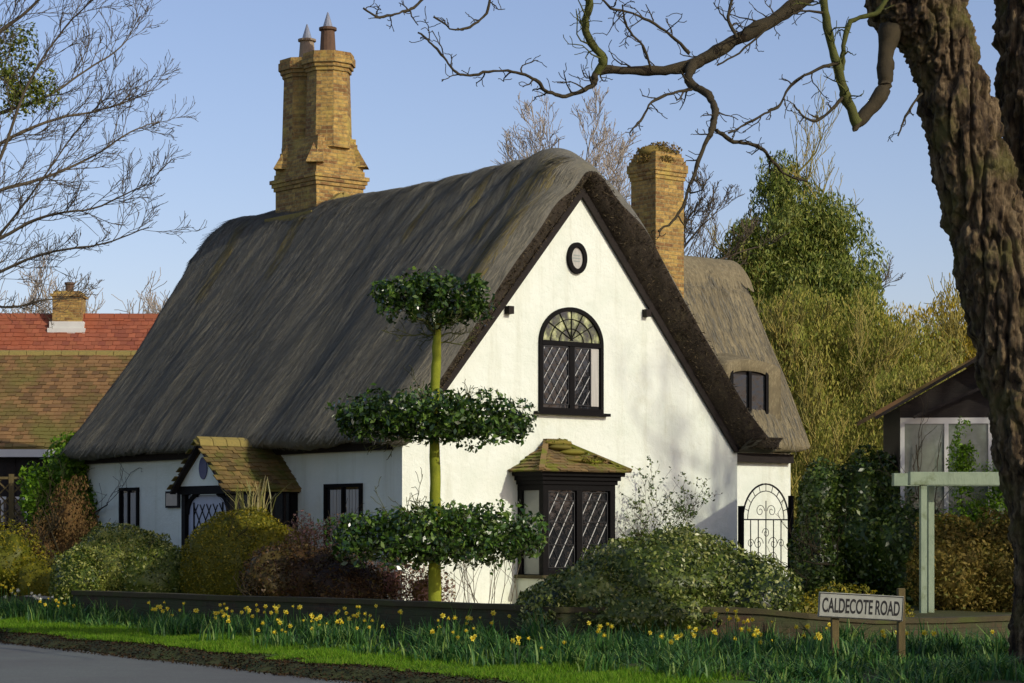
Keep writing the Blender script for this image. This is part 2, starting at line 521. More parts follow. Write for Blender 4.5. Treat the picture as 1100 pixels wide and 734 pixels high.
m_petal_white = mat_leaf('narcissus_petal', [S(228, 228, 190), S(240, 238, 214)], .35, .6, .2)
m_bark = mat_noise('furrowed_bark', [S(42, 34, 25), S(96, 80, 56), S(156, 136, 100)], 13, (1, 1, .2), rough=.95, bmp=1.0, bscale=40, bdist=.08, pos=[.36, .5, .68], over=S(112, 108, 58), over_scale=2.2, over_pos=(.5, .72))
m_twig_dark = mat_noise('dark_twig_bark', [S(34, 31, 22), S(76, 68, 46)], 7, rough=.9, bmp=.5)
m_twig_moss = mat_noise('mossy_branch_bark', [S(50, 46, 30), S(98, 106, 44)], 5, rough=.9, bmp=.5)
m_twig_grey = mat_noise('grey_twig_bark', [S(66, 60, 48), S(108, 98, 78)], 5, rough=.9, bmp=.3)
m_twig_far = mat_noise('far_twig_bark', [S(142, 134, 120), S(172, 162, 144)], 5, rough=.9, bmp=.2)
m_twig_willow = mat_leaf('willow_twig', [S(134, 124, 66), S(168, 154, 80), S(150, 146, 80), S(112, 110, 60)], .1, .8, .2)
m_trunk_green = mat_noise('green_mossy_trunk', [S(84, 92, 24), S(128, 136, 34), S(146, 150, 52)], 6, rough=.9, bmp=.5)
m_holly = mat_leaf('holly_leaf', [S(26, 48, 12), S(44, 72, 18), S(66, 98, 28), S(104, 130, 52)], .12, .28, .6)
m_varieg = mat_leaf('variegated_leaf', [S(46, 66, 18), S(80, 100, 30), S(112, 126, 44), S(146, 152, 66), S(176, 178, 100)], .2, .4, .4)
m_varieg_dark = mat_leaf('dull_variegated_leaf', [S(40, 56, 18), S(70, 88, 28), S(96, 112, 40), S(124, 136, 58), S(170, 172, 104)], .2, .38, .5)
m_golden = mat_leaf('golden_box_leaf', [S(66, 80, 16), S(112, 112, 24), S(160, 144, 34), S(88, 94, 20)], .25, .5, .3)
m_maroon = mat_leaf('maroon_leaf', [S(44, 32, 18), S(68, 48, 26), S(92, 68, 34), S(80, 74, 32)], .2, .5, .3)
m_ivy = mat_leaf('ivy_leaf', [S(34, 52, 16), S(56, 80, 26), S(80, 104, 36), S(118, 132, 60)], .15, .35, .5)
m_ever = mat_leaf('evergreen_leaf', [S(64, 84, 30), S(96, 114, 40), S(126, 138, 54), S(156, 158, 80)], .25, .55, .3)
m_lime = mat_leaf('lime_green_leaf', [S(62, 96, 14), S(94, 132, 22), S(122, 156, 36)], .3, .5, .3)
m_olive = mat_leaf('olive_yellow_leaf', [S(150, 136, 36), S(190, 166, 44), S(208, 182, 56), S(156, 148, 54)], .3, .6, .2)
m_beech = mat_leaf('dry_beech_leaf', [S(84, 80, 32), S(116, 104, 44), S(142, 124, 60), S(88, 98, 36)], .25, .6, .2)
m_brownshrub = mat_leaf('brown_shrub_leaf', [S(84, 64, 36), S(112, 86, 48), S(96, 84, 44)], .2, .7, .2)
m_pink = mat_leaf('pinkish_shrub_leaf', [S(150, 110, 100), S(176, 140, 124), S(134, 104, 62), S(96, 92, 50)], .25, .6, .2)
m_sign = mat_noise('weathered_white_enamel', [S(110, 112, 98), S(158, 160, 146), S(178, 180, 166)], 9, rough=.6, bmp=.1)
m_letter = mat_noise('black_letter_paint', [S(22, 22, 22), S(44, 44, 42)], 20, rough=.6, bmp=0)
m_wood = mat_noise('weathered_post_wood', [S(58, 52, 34), S(98, 86, 54), S(120, 108, 66)], 8, (1, 1, .2), rough=.9, bmp=.5)
m_sage = mat_noise('sage_green_paint', [S(96, 112, 92), S(136, 152, 126), S(152, 166, 138)], 5, (1, 1, .35), rough=.75, bmp=.5, over=S(92, 104, 62), over_scale=3.5, over_pos=(.55, .72))
m_wood_dark = mat_noise('black_weatherboard', [S(24, 22, 20), S(48, 43, 38)], 4, (.3, .3, 4), rough=.8, bmp=.4)
m_fascia = mat_noise('cream_fascia_paint', [S(186, 188, 178), S(214, 214, 204)], 3, rough=.7, bmp=.1)
m_iron = mat_noise('wrought_iron', [S(20, 20, 20), S(46, 42, 38)], 9, rough=.6, bmp=.2, spec=.5)
m_stone = mat_noise('coping_stone', [S(54, 50, 34), S(84, 78, 52)], 3, rough=.95, bmp=.5, over=S(70, 76, 36), over_scale=1.5, over_pos=(.5, .62))
# ---------------------------------------------------------------- ground, road, verge
KP = np.array([-7.33, 32.0]); KT = np.array([.555, -.832]); KN = np.array([.832, .555])
WALL = [(-7.1, 36.6), (.6, 28.2), (3.7, 28.3), (6.5, 30.0), (11.0, 33.5)]
def kerb_d(x, y):
    base = (x - KP[0]) * KN[0] + (y - KP[1]) * KN[1]
    al = (x - KP[0]) * KT[0] + (y - KP[1]) * KT[1]
    return base + .05 * np.sin(al * 1.7) + .04 * np.sin(al * 4.1 + 1) 
def wall_y(x):
    xs = [-60] + [p[0] for p in WALL] + [60]
    ys = [36.6 + (60 - 7.1) * 1.09] + [p[1] for p in WALL] + [33.5 + 49 * .6]
    return np.interp(x, xs, ys)
def sstep(t): t = np.clip(t, 0, 1); return t * t * (3 - 2 * t)
def H(x, y):
    d = kerb_d(x, y)
    h = np.where(d < 0, -.06, -.06 + .15 * sstep(d / .35)) + .07 * sstep((d - .5) / 3)
    h = h + .17 * sstep((y - wall_y(x) + .1) / .6)
    left = sstep((-6.0 - x) / 3)
    h = h + left * .12 * sstep((d - .8) / 2.5)
    far = sstep((d - .1) / .5)
    return h + far * .03 * noise(np.stack([x, y, x * 0], -1), 1.3)

def spaced(lo, hi, a, b, fine):
    inner = np.arange(a, b, fine)
    L = a - np.geomspace(fine, a - lo, 26); R = b + np.geomspace(fine, hi - b, 26)
    return np.concatenate([L[::-1], inner, R])
gx = spaced(-700, 700, -14, 13, .16); gy = spaced(-60, 1500, 14, 44, .16)
X, Y = np.meshgrid(gx, gy, indexing='ij')
Z = H(X, Y)
i, j = np.meshgrid(np.arange(len(gx) - 1), np.arange(len(gy) - 1), indexing='ij')
m = len(gy)
fq = np.stack([i * m + j, (i + 1) * m + j, (i + 1) * m + j + 1, i * m + j + 1], -1).reshape(-1, 4)
g = link_mesh('ground', np.stack([X, Y, Z], -1).reshape(-1, 3), fq, m_ground, smooth=True)
tag(g, kind='structure')

def strip_sheet(name, d0, d1, nd, a0, a1, na, zfun, material):
    dd = np.linspace(d0, d1, nd); aa = np.linspace(a0, a1, na)
    D, A = np.meshgrid(dd, aa, indexing='ij')
    P = KP[None, None, :] + D[..., None] * KN + A[..., None] * KT
    wob = .05 * np.sin(A * 1.7) + .04 * np.sin(A * 4.1 + 1)
    P = P - wob[..., None] * KN * (D > -5)[..., None]
    Zs = zfun(P[..., 0], P[..., 1])
    i, j = np.meshgrid(np.arange(nd - 1), np.arange(na - 1), indexing='ij')
    f = np.stack([i * na + j, (i + 1) * na + j, (i + 1) * na + j + 1, i * na + j + 1], -1).reshape(-1, 4)
    o = link_mesh(name, np.stack([P[..., 0], P[..., 1], Zs], -1).reshape(-1, 3), f[:, ::-1], material, smooth=True)
    return tag(o, kind='structure')
strip_sheet('road', -6.4, .22, 14, -120, 60, 400, lambda x, y: -.012 + .0 * x, m_asphalt)
strip_sheet('verge', .62, 2.1, 24, -60, 30, 700, lambda x, y: H(x, y) + .006, m_verge)
gxs = np.linspace(-8.5, 5.5, 80); gts = np.linspace(0, 1, 60)
PX, PT = np.meshgrid(gxs, gts, indexing='ij'); PY = wall_y(PX) + .75 + PT * 9.0
i, j = np.meshgrid(np.arange(79), np.arange(59), indexing='ij')
pf = np.stack([i * 60 + j, (i + 1) * 60 + j, (i + 1) * 60 + j + 1, i * 60 + j + 1], -1).reshape(-1, 4)
o = link_mesh('bounce_gravel_sheet', np.stack([PX, PY, H(PX, PY) + .01], -1).reshape(-1, 3), pf, mat_noise('pale_bounce_gravel', [S(150, 140, 116), S(182, 172, 146), S(204, 196, 172)], 30, rough=.95, bmp=.6), smooth=True)  # mostly unseen sheet, added to bounce sunlight up onto the shaded walls
tag(o, kind='structure')
# pale gutter grit is part of the road sheet's own colour; grass on the verge
def verge_points(n, d0, d1, a0, a1, r):
    d = r.uniform(d0, d1, n); a = r.uniform(a0, a1, n)
    P = KP + d[:, None] * KN + a[:, None] * KT
    return P[:, 0], P[:, 1], d, a
r = np.random.default_rng(11)
x, y, d, a = verge_points(130000, .5, 2.3, -10, 14, r)
k = (noise(np.stack([x, y, x * 0], -1), 2.5) + .9 > r.random(len(x)) * .9) & (d > .58 + .3 * noise(np.stack([x, y, x * 0], -1), 4.0))
x, y = x[k], y[k]; n = len(x)
h = r.uniform(.025, .075, n) * (1 + .5 * noise(np.stack([x, y, x * 0], -1), 1.4))
lean = r.normal(0, .03, (n, 2)); w = r.uniform(.004, .008, n); ph = r.uniform(0, math.pi, n)
z = H(x, y)
b0 = np.stack([x - w * np.cos(ph), y - w * np.sin(ph), z], -1); b1 = np.stack([x + w * np.cos(ph), y + w * np.sin(ph), z], -1)
tp = np.stack([x + lean[:, 0], y + lean[:, 1], z + h], -1)
g = link_mesh('grass', np.stack([b0, b1, tp], 1).reshape(-1, 3), np.arange(3 * n).reshape(-1, 3), m_grassblade)
tag(g, 'short bright green grass on the strip beside the road', 'grass', kind='stuff')

r = np.random.default_rng(14)
x, y, d, a = verge_points(16000, -.12, .8, -10, 14, r)
k = r.random(len(x)) < np.clip(1.1 - np.abs(d - .3) * 1.6, .05, 1); x, y, d = x[k], y[k], d[k]; n = len(x)
C_ = np.stack([x, y, np.maximum(H(x, y), -.010 * (d < .22)) + .012], -1)
v, f = leaf_arrays(C_, rand_dirs(n, r) * np.array([1, 1, .35]), rand_dirs(n, r) * .6 + np.array([0, 0, 1.0]), r.uniform(.02, .06, n), r.uniform(.012, .035, n))
g = link_mesh('leaf_litter', v, f, mat_leaf('dead_leaf', [S(28, 22, 15), S(46, 36, 24), S(70, 54, 34), S(38, 36, 22)], 0, .9, .1))
tag(g, 'dark brown dead leaves and crumbled soil along the road edge', 'leaf litter', kind='stuff')
def blades(x, y, z, h, w, r, bend=.6):
    n = len(x); ph = r.uniform(0, 2 * math.pi, n); b = r.uniform(.1, bend, n) * h
    wx, wy = w * -np.sin(ph), w * np.cos(ph)
    V = []
    for t, k in ((0, 1), (.55, 1), (1, .25)):
        ox = np.cos(ph) * b * t * t; oy = np.sin(ph) * b * t * t; zz = z + h * (t - .25 * t * t * b / h)
        V.append(np.stack([x + ox - wx * k, y + oy - wy * k, zz], -1)); V.append(np.stack([x + ox + wx * k, y + oy + wy * k, zz], -1))
    V = np.stack(V, 1)
    q = np.array([[0, 1, 3, 2], [2, 3, 5, 4]])
    Fq = (np.arange(n)[:, None, None] * 6 + q[None]).reshape(-1, 4)
    return V.reshape(-1, 3), Fq
# leafy bed between the grass strip and the brick wall
r = np.random.default_rng(12)
x, y, d, a = verge_points(60000, 1.35, 8.0, -9, 16, r)
k = (y < wall_y(x) - .1) & (x > -13) & (x < 8) & (d > 1.5 + .35 * noise(np.stack([x, y, x * 0], -1), .9))
k &= noise(np.stack([x, y, x * 0 + 4], -1), .8) + .75 > r.random(len(x))
x, y = x[k], y[k]
cn = 520
cx_, cy_, cd_, ca_ = verge_points(cn, 1.7, 7.6, -9, 16, r)
own = r.integers(0, cn, 42000)
ang_ = r.uniform(0, 2 * math.pi, 42000); rad_ = r.random(42000) ** .6
x = cx_[own] + np.cos(ang_) * rad_ * .30; y = cy_[own] + np.sin(ang_) * rad_ * .30
k = (y < wall_y(x) - .15) & (x < 8) & (x > -13) & (kerb_d(x, y) > 1.35)
x, y, rad_, own = x[k], y[k], rad_[k], own[k]
hh = r.uniform(.13, .27, len(x)) * (1.25 - .6 * rad_) * (.75 + .5 * np.random.default_rng(2).random(cn)[own]) * (1 + .3 * (y > wall_y(x) - 1.3)) * (1 + .35 * noise(np.stack([x, y, x * 0 + 9], -1), 1.1))
v, f = blades(x, y, H(x, y), hh, r.uniform(.006, .012, len(x)), r, 1.5)
g = link_mesh('flower_bed_leaves', v, f, m_daffleaf)
tag(g, 'dense green strap leaves of daffodils filling the bed below the brick wall', 'flower bed', kind='stuff')

# ---------------------------------------------------------------- thatched cottage
G = .3
HU = math.atan2(.633, .774)
HC = np.array([-1.77, 36.0])
def HP(u, v, z): return np.array([HC[0] + .774 * u - .633 * v, HC[1] + .633 * u + .774 * v, z])
cottage = empty('thatched_cottage', (HC[0], HC[1], G), HU, 'white rendered cottage under a steep dark thatched roof with two brick chimneys', 'cottage')
def cpart(mb, name, mat, parent=None, **k):
    if parent is None:
        return mb.build(name, mat, cottage, z_off=-G, **k)
    return mb.build(name, mat, parent, **k)
W, L, EZ, AZ = 7.6, 10.5, 3.04, 7.50
HWID = W / 2
# main walls as one shell with the gable
b = MB()
b.prism([(0, G - .1), (W, G - .1), (W, EZ), (HWID, AZ), (0, EZ)], 0, L, axis=1)
# low plinth along the front and gable
wall = cpart(b, 'main_wall', m_white)
# wavy lime render: subdivided gable face would be hidden by the bump; corner bead
def set_uv(o, uvv):
    me = o.data; nl = len(me.loops); vi = np.empty(nl, np.int32); me.loops.foreach_get('vertex_index', vi)
    lay = me.uv_layers.get('metres') or me.uv_layers.new(name='metres')
    lay.data.foreach_set('uv', uvv[vi].astype(np.float32).ravel())
def wave_thatch(name, sec_out, sec_in, vn, vf, nv, disp, mat, edge_mat, parent, kedge=8, axis='v', uo=0, seedoff=0, endround=.12, sag=None, inset=None):
    """thatched slab: closed section (outer and inner paths with equal counts), swept from vn(i) to vf(i)."""
    ni = len(sec_out)
    O = np.array(sec_out); I = np.array(sec_in)
    cum = np.concatenate([[0], np.cumsum(np.linalg.norm(np.diff(O, axis=0), axis=1))])
    tl = np.linspace(0, 1, nv)
    VN = np.array([vn(i) for i in range(ni)]); VF = np.array([vf(i) for i in range(ni)])
    V = VN[:, None] * (1 - tl) + VF[:, None] * tl
    def pos(sec, V):
        u = np.broadcast_to(sec[:, 0][:, None], V.shape); z = np.broadcast_to(sec[:, 1][:, None], V.shape)
        return np.stack([u, V, z], -1).astype(float)
    PO = pos(O, V)
    VNi, VFi = inset if inset else (VN, VF)
    VI = (VNi * np.ones(ni))[:, None] * (1 - tl) + (VFi * np.ones(ni))[:, None] * tl
    PI = pos(I, VI)
    # outward normal in section
    T = np.gradient(O, axis=0); T /= np.linalg.norm(T, axis=1)[:, None]
    Nn = np.stack([-T[:, 1], T[:, 0]], 1)
    cen = O.mean(0)
    if ((O[ni // 2] - cen) * Nn[ni // 2]).sum() < 0: Nn = -Nn
    dd = disp(V + seedoff, np.broadcast_to(cum[:, None], V.shape), PO)
    # round off towards both ends
    e0 = np.clip((V - VN[:, None]) / .55, 0, 1); e1 = np.clip((VF[:, None] - V) / .45, 0, 1)
    rd = -(endround) * ((1 - e0) ** 2 + (1 - e1) ** 2)
    dd = dd + rd
    PO[..., 0] += Nn[:, 0][:, None] * dd; PO[..., 2] += Nn[:, 1][:, None] * dd
    if sag is not None:
        PO[..., 2] += sag(PO[..., 0], PO[..., 1]); 
    verts = [PO.reshape(-1, 3), PI.reshape(-1, 3)]; faces = []
    i, j = np.meshgrid(np.arange(ni - 1), np.arange(nv - 1), indexing='ij')
    q = np.stack([i * nv + j, (i + 1) * nv + j, (i + 1) * nv + j + 1, i * nv + j + 1], -1).reshape(-1, 4)
    faces.append(q); faces.append(q[:, ::-1] + ni * nv)
    base = 2 * ni * nv
    # eave closures
    for ii in (0, ni - 1):
        jj = np.arange(nv - 1)
        qq = np.stack([ii * nv + jj, ii * nv + jj + 1, ni * nv + ii * nv + jj + 1, ni * nv + ii * nv + jj], -1)
        faces.append(qq if ii == 0 else qq[:, ::-1])
    o1 = link_mesh(name, np.concatenate(verts), np.concatenate(faces), mat, parent, smooth=True, z_off=-G)
    uvv = np.stack([V, np.broadcast_to(cum[:, None], V.shape)], -1).reshape(-1, 2)
    set_uv(o1, np.concatenate([uvv, uvv]))
    # verge faces with a rounded bulge, as their own mesh
    ks = np.linspace(0, 1, kedge + 1)
    for col, sgn in ((0, -1), (nv - 1, 1)):
        a0 = PO[:, col]; a1 = PI[:, col]
        P = a0[:, None] * (1 - ks)[None, :, None] + a1[:, None] * ks[None, :, None]
        bl = .06 * np.sin(np.pi * ks) ** .7
        nn = .05 * fbm(P, 5.0, 3) + .03 * noise(P, 14)
        P[..., 1] += sgn * (bl[None, :] + nn * np.sin(np.pi * ks)[None, :])
        i, j = np.meshgrid(np.arange(ni - 1), np.arange(kedge), indexing='ij'); kk = kedge + 1
        q = np.stack([i * kk + j, i * kk + j + 1, (i + 1) * kk + j + 1, (i + 1) * kk + j], -1).reshape(-1, 4)
        o2 = link_mesh('thatch_verge', P.reshape(-1, 3), q if sgn < 0 else q[:, ::-1], edge_mat, o1, smooth=True)
        set_uv(o2, np.stack([np.broadcast_to(ks[None, :] * .5, P.shape[:2]), np.broadcast_to(cum[:, None], P.shape[:2])], -1).reshape(-1, 2))
    return o1, o2, PO

def section(hw, ez, rz, over, thick_u, n=90, base=0.0, rr=.75):
    "outer path from front eave to back eave, inner path alongside"
    c = hw
    pts = []
    for t in np.linspace(0, 1, 6): pts.append((0.02 - over * .92 * t, ez - .03 + .02 * t))          # underside of the eave
    pts.append((-over, ez + .03)); pts.append((-over - .03, ez + .12)); pts.append((-over + .02, ez + .24))
    e = np.array(pts[-1]); top = np.array([c, rz + .35])
    m = np.linspace(0, 1, 60)[1:]
    sl = []
    for t in m:
        p = e * (1 - t) + top * t
        p = p + np.array([.0, .06 * math.sin(math.pi * t)])
        sl.append(p)
    sl = np.array(sl)
    # round the ridge
    x = sl[:, 0]
    cut = x > c - rr
    s = (top[1] - e[1]) / (top[0] - e[0])
    z0 = top[1] - s * rr
    tt = (x[cut] - (c - rr)) / rr
    sl[cut, 1] = z0 + s * rr * (tt - .5 * tt ** 2.0)
    dz = rz - sl[-1, 1]
    sl[:, 1] += dz * np.clip((sl[:, 0] - e[0]) / (c - e[0]), 0, 1)
    left = np.concatenate([np.array(pts), sl])
    # drop steep first part duplicates
    right = left[::-1][1:].copy(); right[:, 0] = 2 * c - right[:, 0]
    return np.concatenate([left, right])
OUT = section(HWID, EZ, 8.14, .54, .55, rr=.5)
_r = OUT[:, 0] > HWID
OUT[_r, 0] += .34 * np.clip(1 - (OUT[_r, 1] - EZ) / 2.2, 0, 1) ** 1.5 * np.clip((OUT[_r, 0] - W) / .5, 0, 1)
def inner_of(OUT, hw, ez, az):
    I = []
    for u, z in OUT:
        uu = min(max(u, .04), 2 * hw - .04)
        zz = ez + (az - ez) * (1 - abs(uu - hw) / hw) + .03
        if z < zz + .02 and (u < .06 or u > 2 * hw - .06): zz = ez + .02
        I.append((uu, zz))
    return np.array(I)
INN = inner_of(OUT, HWID, EZ, AZ)
nO = len(OUT)
def main_disp(V, cum, P):
    q = np.stack([V * 9, cum * .8, V * 0], -1); q2 = np.stack([V * .9, cum * .45, V * 0 + 5], -1); q3 = np.stack([V * 3.2 + cum * .5, cum * .9, V * 0 + 11], -1)
    d = .016 * fbm(q, 1, 3) + .06 * noise(q2, 1) + .022 * noise(q3, 1)
    # folds leaning away from the near verge, high on the slope
    u = P[..., 0]; z = P[..., 2]
    wgt = np.clip((z - 6.0) / 1.6, 0, 1) * np.clip(1 - V / 6, 0, 1)
    d = d + wgt * .045 * np.sin((V * 1.0 + cum * .55) * 7.0 + 2 * noise(q2, 1.0))
    # thick hood at the near apex and lump over the verge
    d = d + .05 * np.exp(-((V + .1) / .4) ** 2) * np.clip((z - 7.2) / .8, 0, 1)
    d = d + .05 * np.exp(-((V + .1) / .3) ** 2)
    return d
def vn_main(i):
    u = OUT[i][0]; return -.44 + .14 * math.exp(-((u - HWID) / .8) ** 2)
def vf_main(i):
    u = OUT[i][0]; return 10.68 + 1.15 * math.exp(-((u - HWID) / 1.5) ** 2)
def main_sag(u, v):
    top = np.exp(-((u - HWID) / 1.5) ** 2)
    tip = np.exp(-((u - HWID) / .8) ** 2)
    return tip * (.10 * np.exp(-((v - .75) / .5) ** 2) - .30 * sstep((.55 - v) / .95)) + top * (-.36 * sstep((v - 10.7) / 1.25) ** 1.3 - .06 * np.exp(-((v - 4.5) / 2.5) ** 2)) 
roof, verge_o, PO = wave_thatch('thatch_roof', OUT, INN, vn_main, vf_main, 420, main_disp, m_thatch, m_thatch_edge, cottage, sag=main_sag, inset=(-.05, L + .02), endround=.24)
# loose straw lying down the slope
def straws(PO, n, seed, lo=8, hi=None, j0=1, j1=None, zlo=-G, name='loose_straw', parent=None, mat=None, L0=.12, L1=.4):
    r = np.random.default_rng(seed)
    ni, nv = PO.shape[:2]; hi = hi or ni // 2
    i = r.integers(lo, hi - 2, n); j = r.integers(j0, (j1 or nv) - 2, n)
    fi = r.random(n)[:, None]; fj = r.random(n)[:, None]
    A = PO[i, j]; B = PO[i + 1, j]; C = PO[i, j + 1]
    P = A + (B - A) * fi + (C - A) * fj
    D = (A - B); D /= np.linalg.norm(D, axis=1)[:, None] + 1e-9
    S_ = (C - A); S_ /= np.linalg.norm(S_, axis=1)[:, None] + 1e-9
    Nn = np.cross(S_, D); Nn *= np.sign(Nn[:, 2:3])
    D = D + S_ * r.normal(0, .10, (n, 1)) + Nn * r.uniform(-.02, .07, (n, 1))
    ln = r.uniform(L0, L1, n); w = r.uniform(.003, .008, n)
    C0 = P + Nn * .006
    a = C0 - S_ * w[:, None]; b_ = C0 + S_ * w[:, None]; c = C0 + D * ln[:, None] + S_ * w[:, None] * .5; d_ = C0 + D * ln[:, None] - S_ * w[:, None] * .5
    V = np.stack([a, b_, c, d_], 1).reshape(-1, 3)
    return link_mesh(name, V, np.arange(4 * n).reshape(-1, 4), mat or m_straw, parent)
straws(PO, 42000, 5, parent=roof)
straws(PO, 7000, 15, lo=4, hi=14, parent=roof, L0=.04, L1=.13, name='eave_straw')
rv = np.random.default_rng(77); nv_ = 3500
iv_ = rv.integers(4, nO - 5, nv_); fv_ = rv.random(nv_)[:, None]; tv_ = rv.random(nv_)[:, None]
inn3 = np.stack([INN[:, 0], np.full(nO, -.05), INN[:, 1]], 1)
Pv = (PO[iv_, 0] * (1 - fv_) + PO[iv_ + 1, 0] * fv_) * (1 - tv_) + (inn3[iv_] * (1 - fv_) + inn3[iv_ + 1] * fv_) * tv_
Dv = rv.normal(0, .5, (nv_, 3)) + np.array([0, -1.0, -.35]); Pv[:, 1] -= .06
v_, f_ = leaf_arrays(Pv, Dv, rand_dirs(nv_, rv), rv.uniform(.05, .13, nv_), rv.uniform(.008, .018, nv_))
link_mesh('verge_straw', v_, f_, mat_leaf('dark_verge_straw', [S(40, 35, 30), S(64, 57, 46), S(88, 78, 58), S(120, 108, 80)], 0, .9, .1), roof)
m_straw_pale = mat_leaf('bleached_straw', [S(104, 96, 62), S(138, 126, 76), S(120, 112, 80), S(90, 84, 62)], 0, .9, .1)
jv = lambda v: max(1, min(410, int((v + .25) / 11.1 * 420)))
for q_, (va_, vb_, lo_, hi_, n_) in enumerate(((9.05, 9.35, 42, 64, 900), (7.0, 7.3, 46, 66, 700), (.0, .5, 30, 66, 1500), (.9, 1.0, 46, 62, 260), (1.7, 1.8, 50, 64, 240), (3.1, 3.2, 48, 60, 200), (10.6, 10.9, 40, 60, 500))):
    straws(PO, n_, 50 + q_, lo=lo_, hi=hi_, j0=jv(va_), j1=jv(vb_) + 4, parent=roof, mat=m_straw_pale, name='bleached_straw')
# black barge boards under the near verge, and purlin ends
b = MB()
sl = (AZ - EZ) / HWID
for sgn in (-1, 1):
    x0 = HWID - sgn * HWID; x1 = HWID
    nrm = np.array([sgn * sl, -1.0]); nrm /= np.linalg.norm(nrm)
    poly = [(x0 - sgn * .02, EZ + .0), (x1, AZ + .02), (x1, AZ - .17), (x0 + sgn * .1, EZ - .02)]
    if sgn < 0: poly = poly[::-1]
    b.prism(poly, -.07 - .002 * sgn, -.02 - .002 * sgn, axis=1)
cpart(b, 'barge_board', m_bargeb)
for uu in (HWID - 1.62, HWID + 1.5):
    b = MB(); z0 = AZ - abs(uu - HWID) * sl - .32
    b.box((uu - .055, -.12, z0 - .06), (uu + .055, 0.0, z0 + .07))
    cpart(b, 'purlin_end', m_bargeb)
# dark board standing in for the soffit shadow under the long eave
b = MB(); b.box((-.12, .25, EZ - .13), (-.003, L - .02, EZ - .01)); cpart(b, 'eave_shade_board', m_bargeb)

# ---- wing
WV, WE, WR, WH, WU0, WU1 = 3.0, 3.22, 7.32, 2.1, 5.6, 12.4
b = MB(); b.box((6.9, WV, G - .1), (WU1 - .25, WV + 2 * WH, WE)); 
b.prism([(WV, WE), (WV + 2 * WH, WE), (WV + WH, WR - .45)], 6.9, WU1 - .25, axis=0)
cpart(b, 'wing_wall', m_white)
WO = section(WH, WE, WR, .38, .4); WI = inner_of(WO, WH, WE, WR - .45)
def rot_sec(A): return A
def wing_disp(V, cum, P):
    return .012 * fbm(np.stack([V * 9, cum * .8, V * 0], -1), 1, 3) + .05 * noise(np.stack([V * .9, cum * .5, V * 0], -1), 1)
wing_pivot = None
# built in a turned frame: local x along v, swept along u
sub = bpy.data.objects.new('wing_thatch_roof', None)
bpy.data.objects.remove(sub)
wroof, wverge, WPO = wave_thatch('wing_thatch_roof', WO, WI, lambda i: WU0, lambda i: WU1 + .15 * math.exp(-((WO[i][0] - WH) / .8) ** 2), 200, wing_disp, m_thatch_wing, m_thatch_edge, cottage, endround=.1)
wr_straw = straws(WPO, 5000, 6, parent=wroof, name='loose_straw')
# ridge roll with scalloped edge
def ridge_cap():
    nu = 220; prof = 15
    uu = np.linspace(WU0, WU1 + .1, nu); V = []
    for k in range(prof):
        t = (k / (prof - 1)) * 2 - 1
        row = []
        for u in uu:
            reach = .62 + .12 * abs(math.sin(u * 3.6)) + .02 * math.sin(u * 40)
            idx_x = WH + t * reach
            s_ = np.interp(idx_x, WO[8:-8, 0], WO[8:-8, 1])
            lift = .07 if abs(t) < .97 else .0
            row.append((idx_x, u, s_ + lift))
        V.append(row)
    V = np.array(V)
    i, j = np.meshgrid(np.arange(prof - 1), np.arange(nu - 1), indexing='ij')
    q = np.stack([i * nu + j, (i + 1) * nu + j, (i + 1) * nu + j + 1, i * nu + j + 1], -1).reshape(-1, 4)
    return link_mesh('ridge_roll', V.reshape(-1, 3), q, m_thatch_wing, wroof, smooth=True)
ridge_cap()
# wave_thatch sweeps along local y; turn the wing so its sweep runs along u and its section across v
wroof.rotation_euler = (0, 0, 0)
for o in (wroof,):
    # (section x -> v, sweep y -> u)  is a mirror of the frame, so swap the coordinates in the meshes
    for q in [wroof] + [c for c in bpy.data.objects if c.parent == wroof]:
        n = len(q.data.vertices); co = np.empty(n * 3, np.float32); q.data.vertices.foreach_get('co', co); co = co.reshape(-1, 3)
        co = np.stack([co[:, 1], co[:, 0] + WV, co[:, 2]], 1)
        q.data.vertices.foreach_set('co', co.ravel()); q.data.flip_normals(); q.data.update()
# dormer in the wing slope
b = MB(); du0, du1 = 10.3, 11.4; dz0, dz1 = 3.9, 4.82
b.box((du0, 2.95, dz0 - .1), (du1, 4.4, dz1)); dorm = cpart(b, 'dormer', m_bargeb)
b = MB(); b.box((du0 + .09, 2.92, dz0 + .06), (du1 - .09, 2.945, dz1 - .08)); b.build('pane', m_glass_dark, dorm)
b = MB()
for uu in (du0, (du0 + du1) / 2 - .03, du1 - .09): b.box((uu, 2.88, dz0), (uu + .08, 2.918, dz1 - .002))
b.box((du0 + .08, 2.882, dz0 - .003), (du1 - .09, 2.916, dz0 + .06)); b.build('window_frame', m_black, dorm)
# thatched hood sweeping over the dormer
hv = []; nh = 26; nd_ = 14
for jx in range(nd_):
    tt = jx / (nd_ - 1); vv = 2.80 + 2.2 * tt
    for kx in range(nh):
        a_ = math.pi * kx / (nh - 1)
        hu = (du0 + du1) / 2 - math.cos(a_) * (.80 + .2 * tt)
        hz = dz0 - .25 + (dz1 - dz0 + .46) * math.sin(a_) ** .10 + .55 * tt * math.sin(a_) 
        hv.append((hu, vv - .03 * math.sin(a_ * 5), hz))
for kx in range(nh):
    a_ = math.pi * kx / (nh - 1); hv.append(((du0 + du1) / 2 - math.cos(a_) * .56, 2.9, dz0 - .1 + (dz1 - dz0 + .1) * math.sin(a_) ** .10))
hf = [(j * nh + i, j * nh + i + 1, (j + 1) * nh + i + 1, (j + 1) * nh + i) for j in range(nd_ - 1) for i in range(nh - 1)]
hf += [(nd_ * nh + i, nd_ * nh + i + 1, i + 1, i) for i in range(nh - 1)]
hood = link_mesh('dormer_hood', hv, hf, m_thatch_wing, dorm, smooth=True)

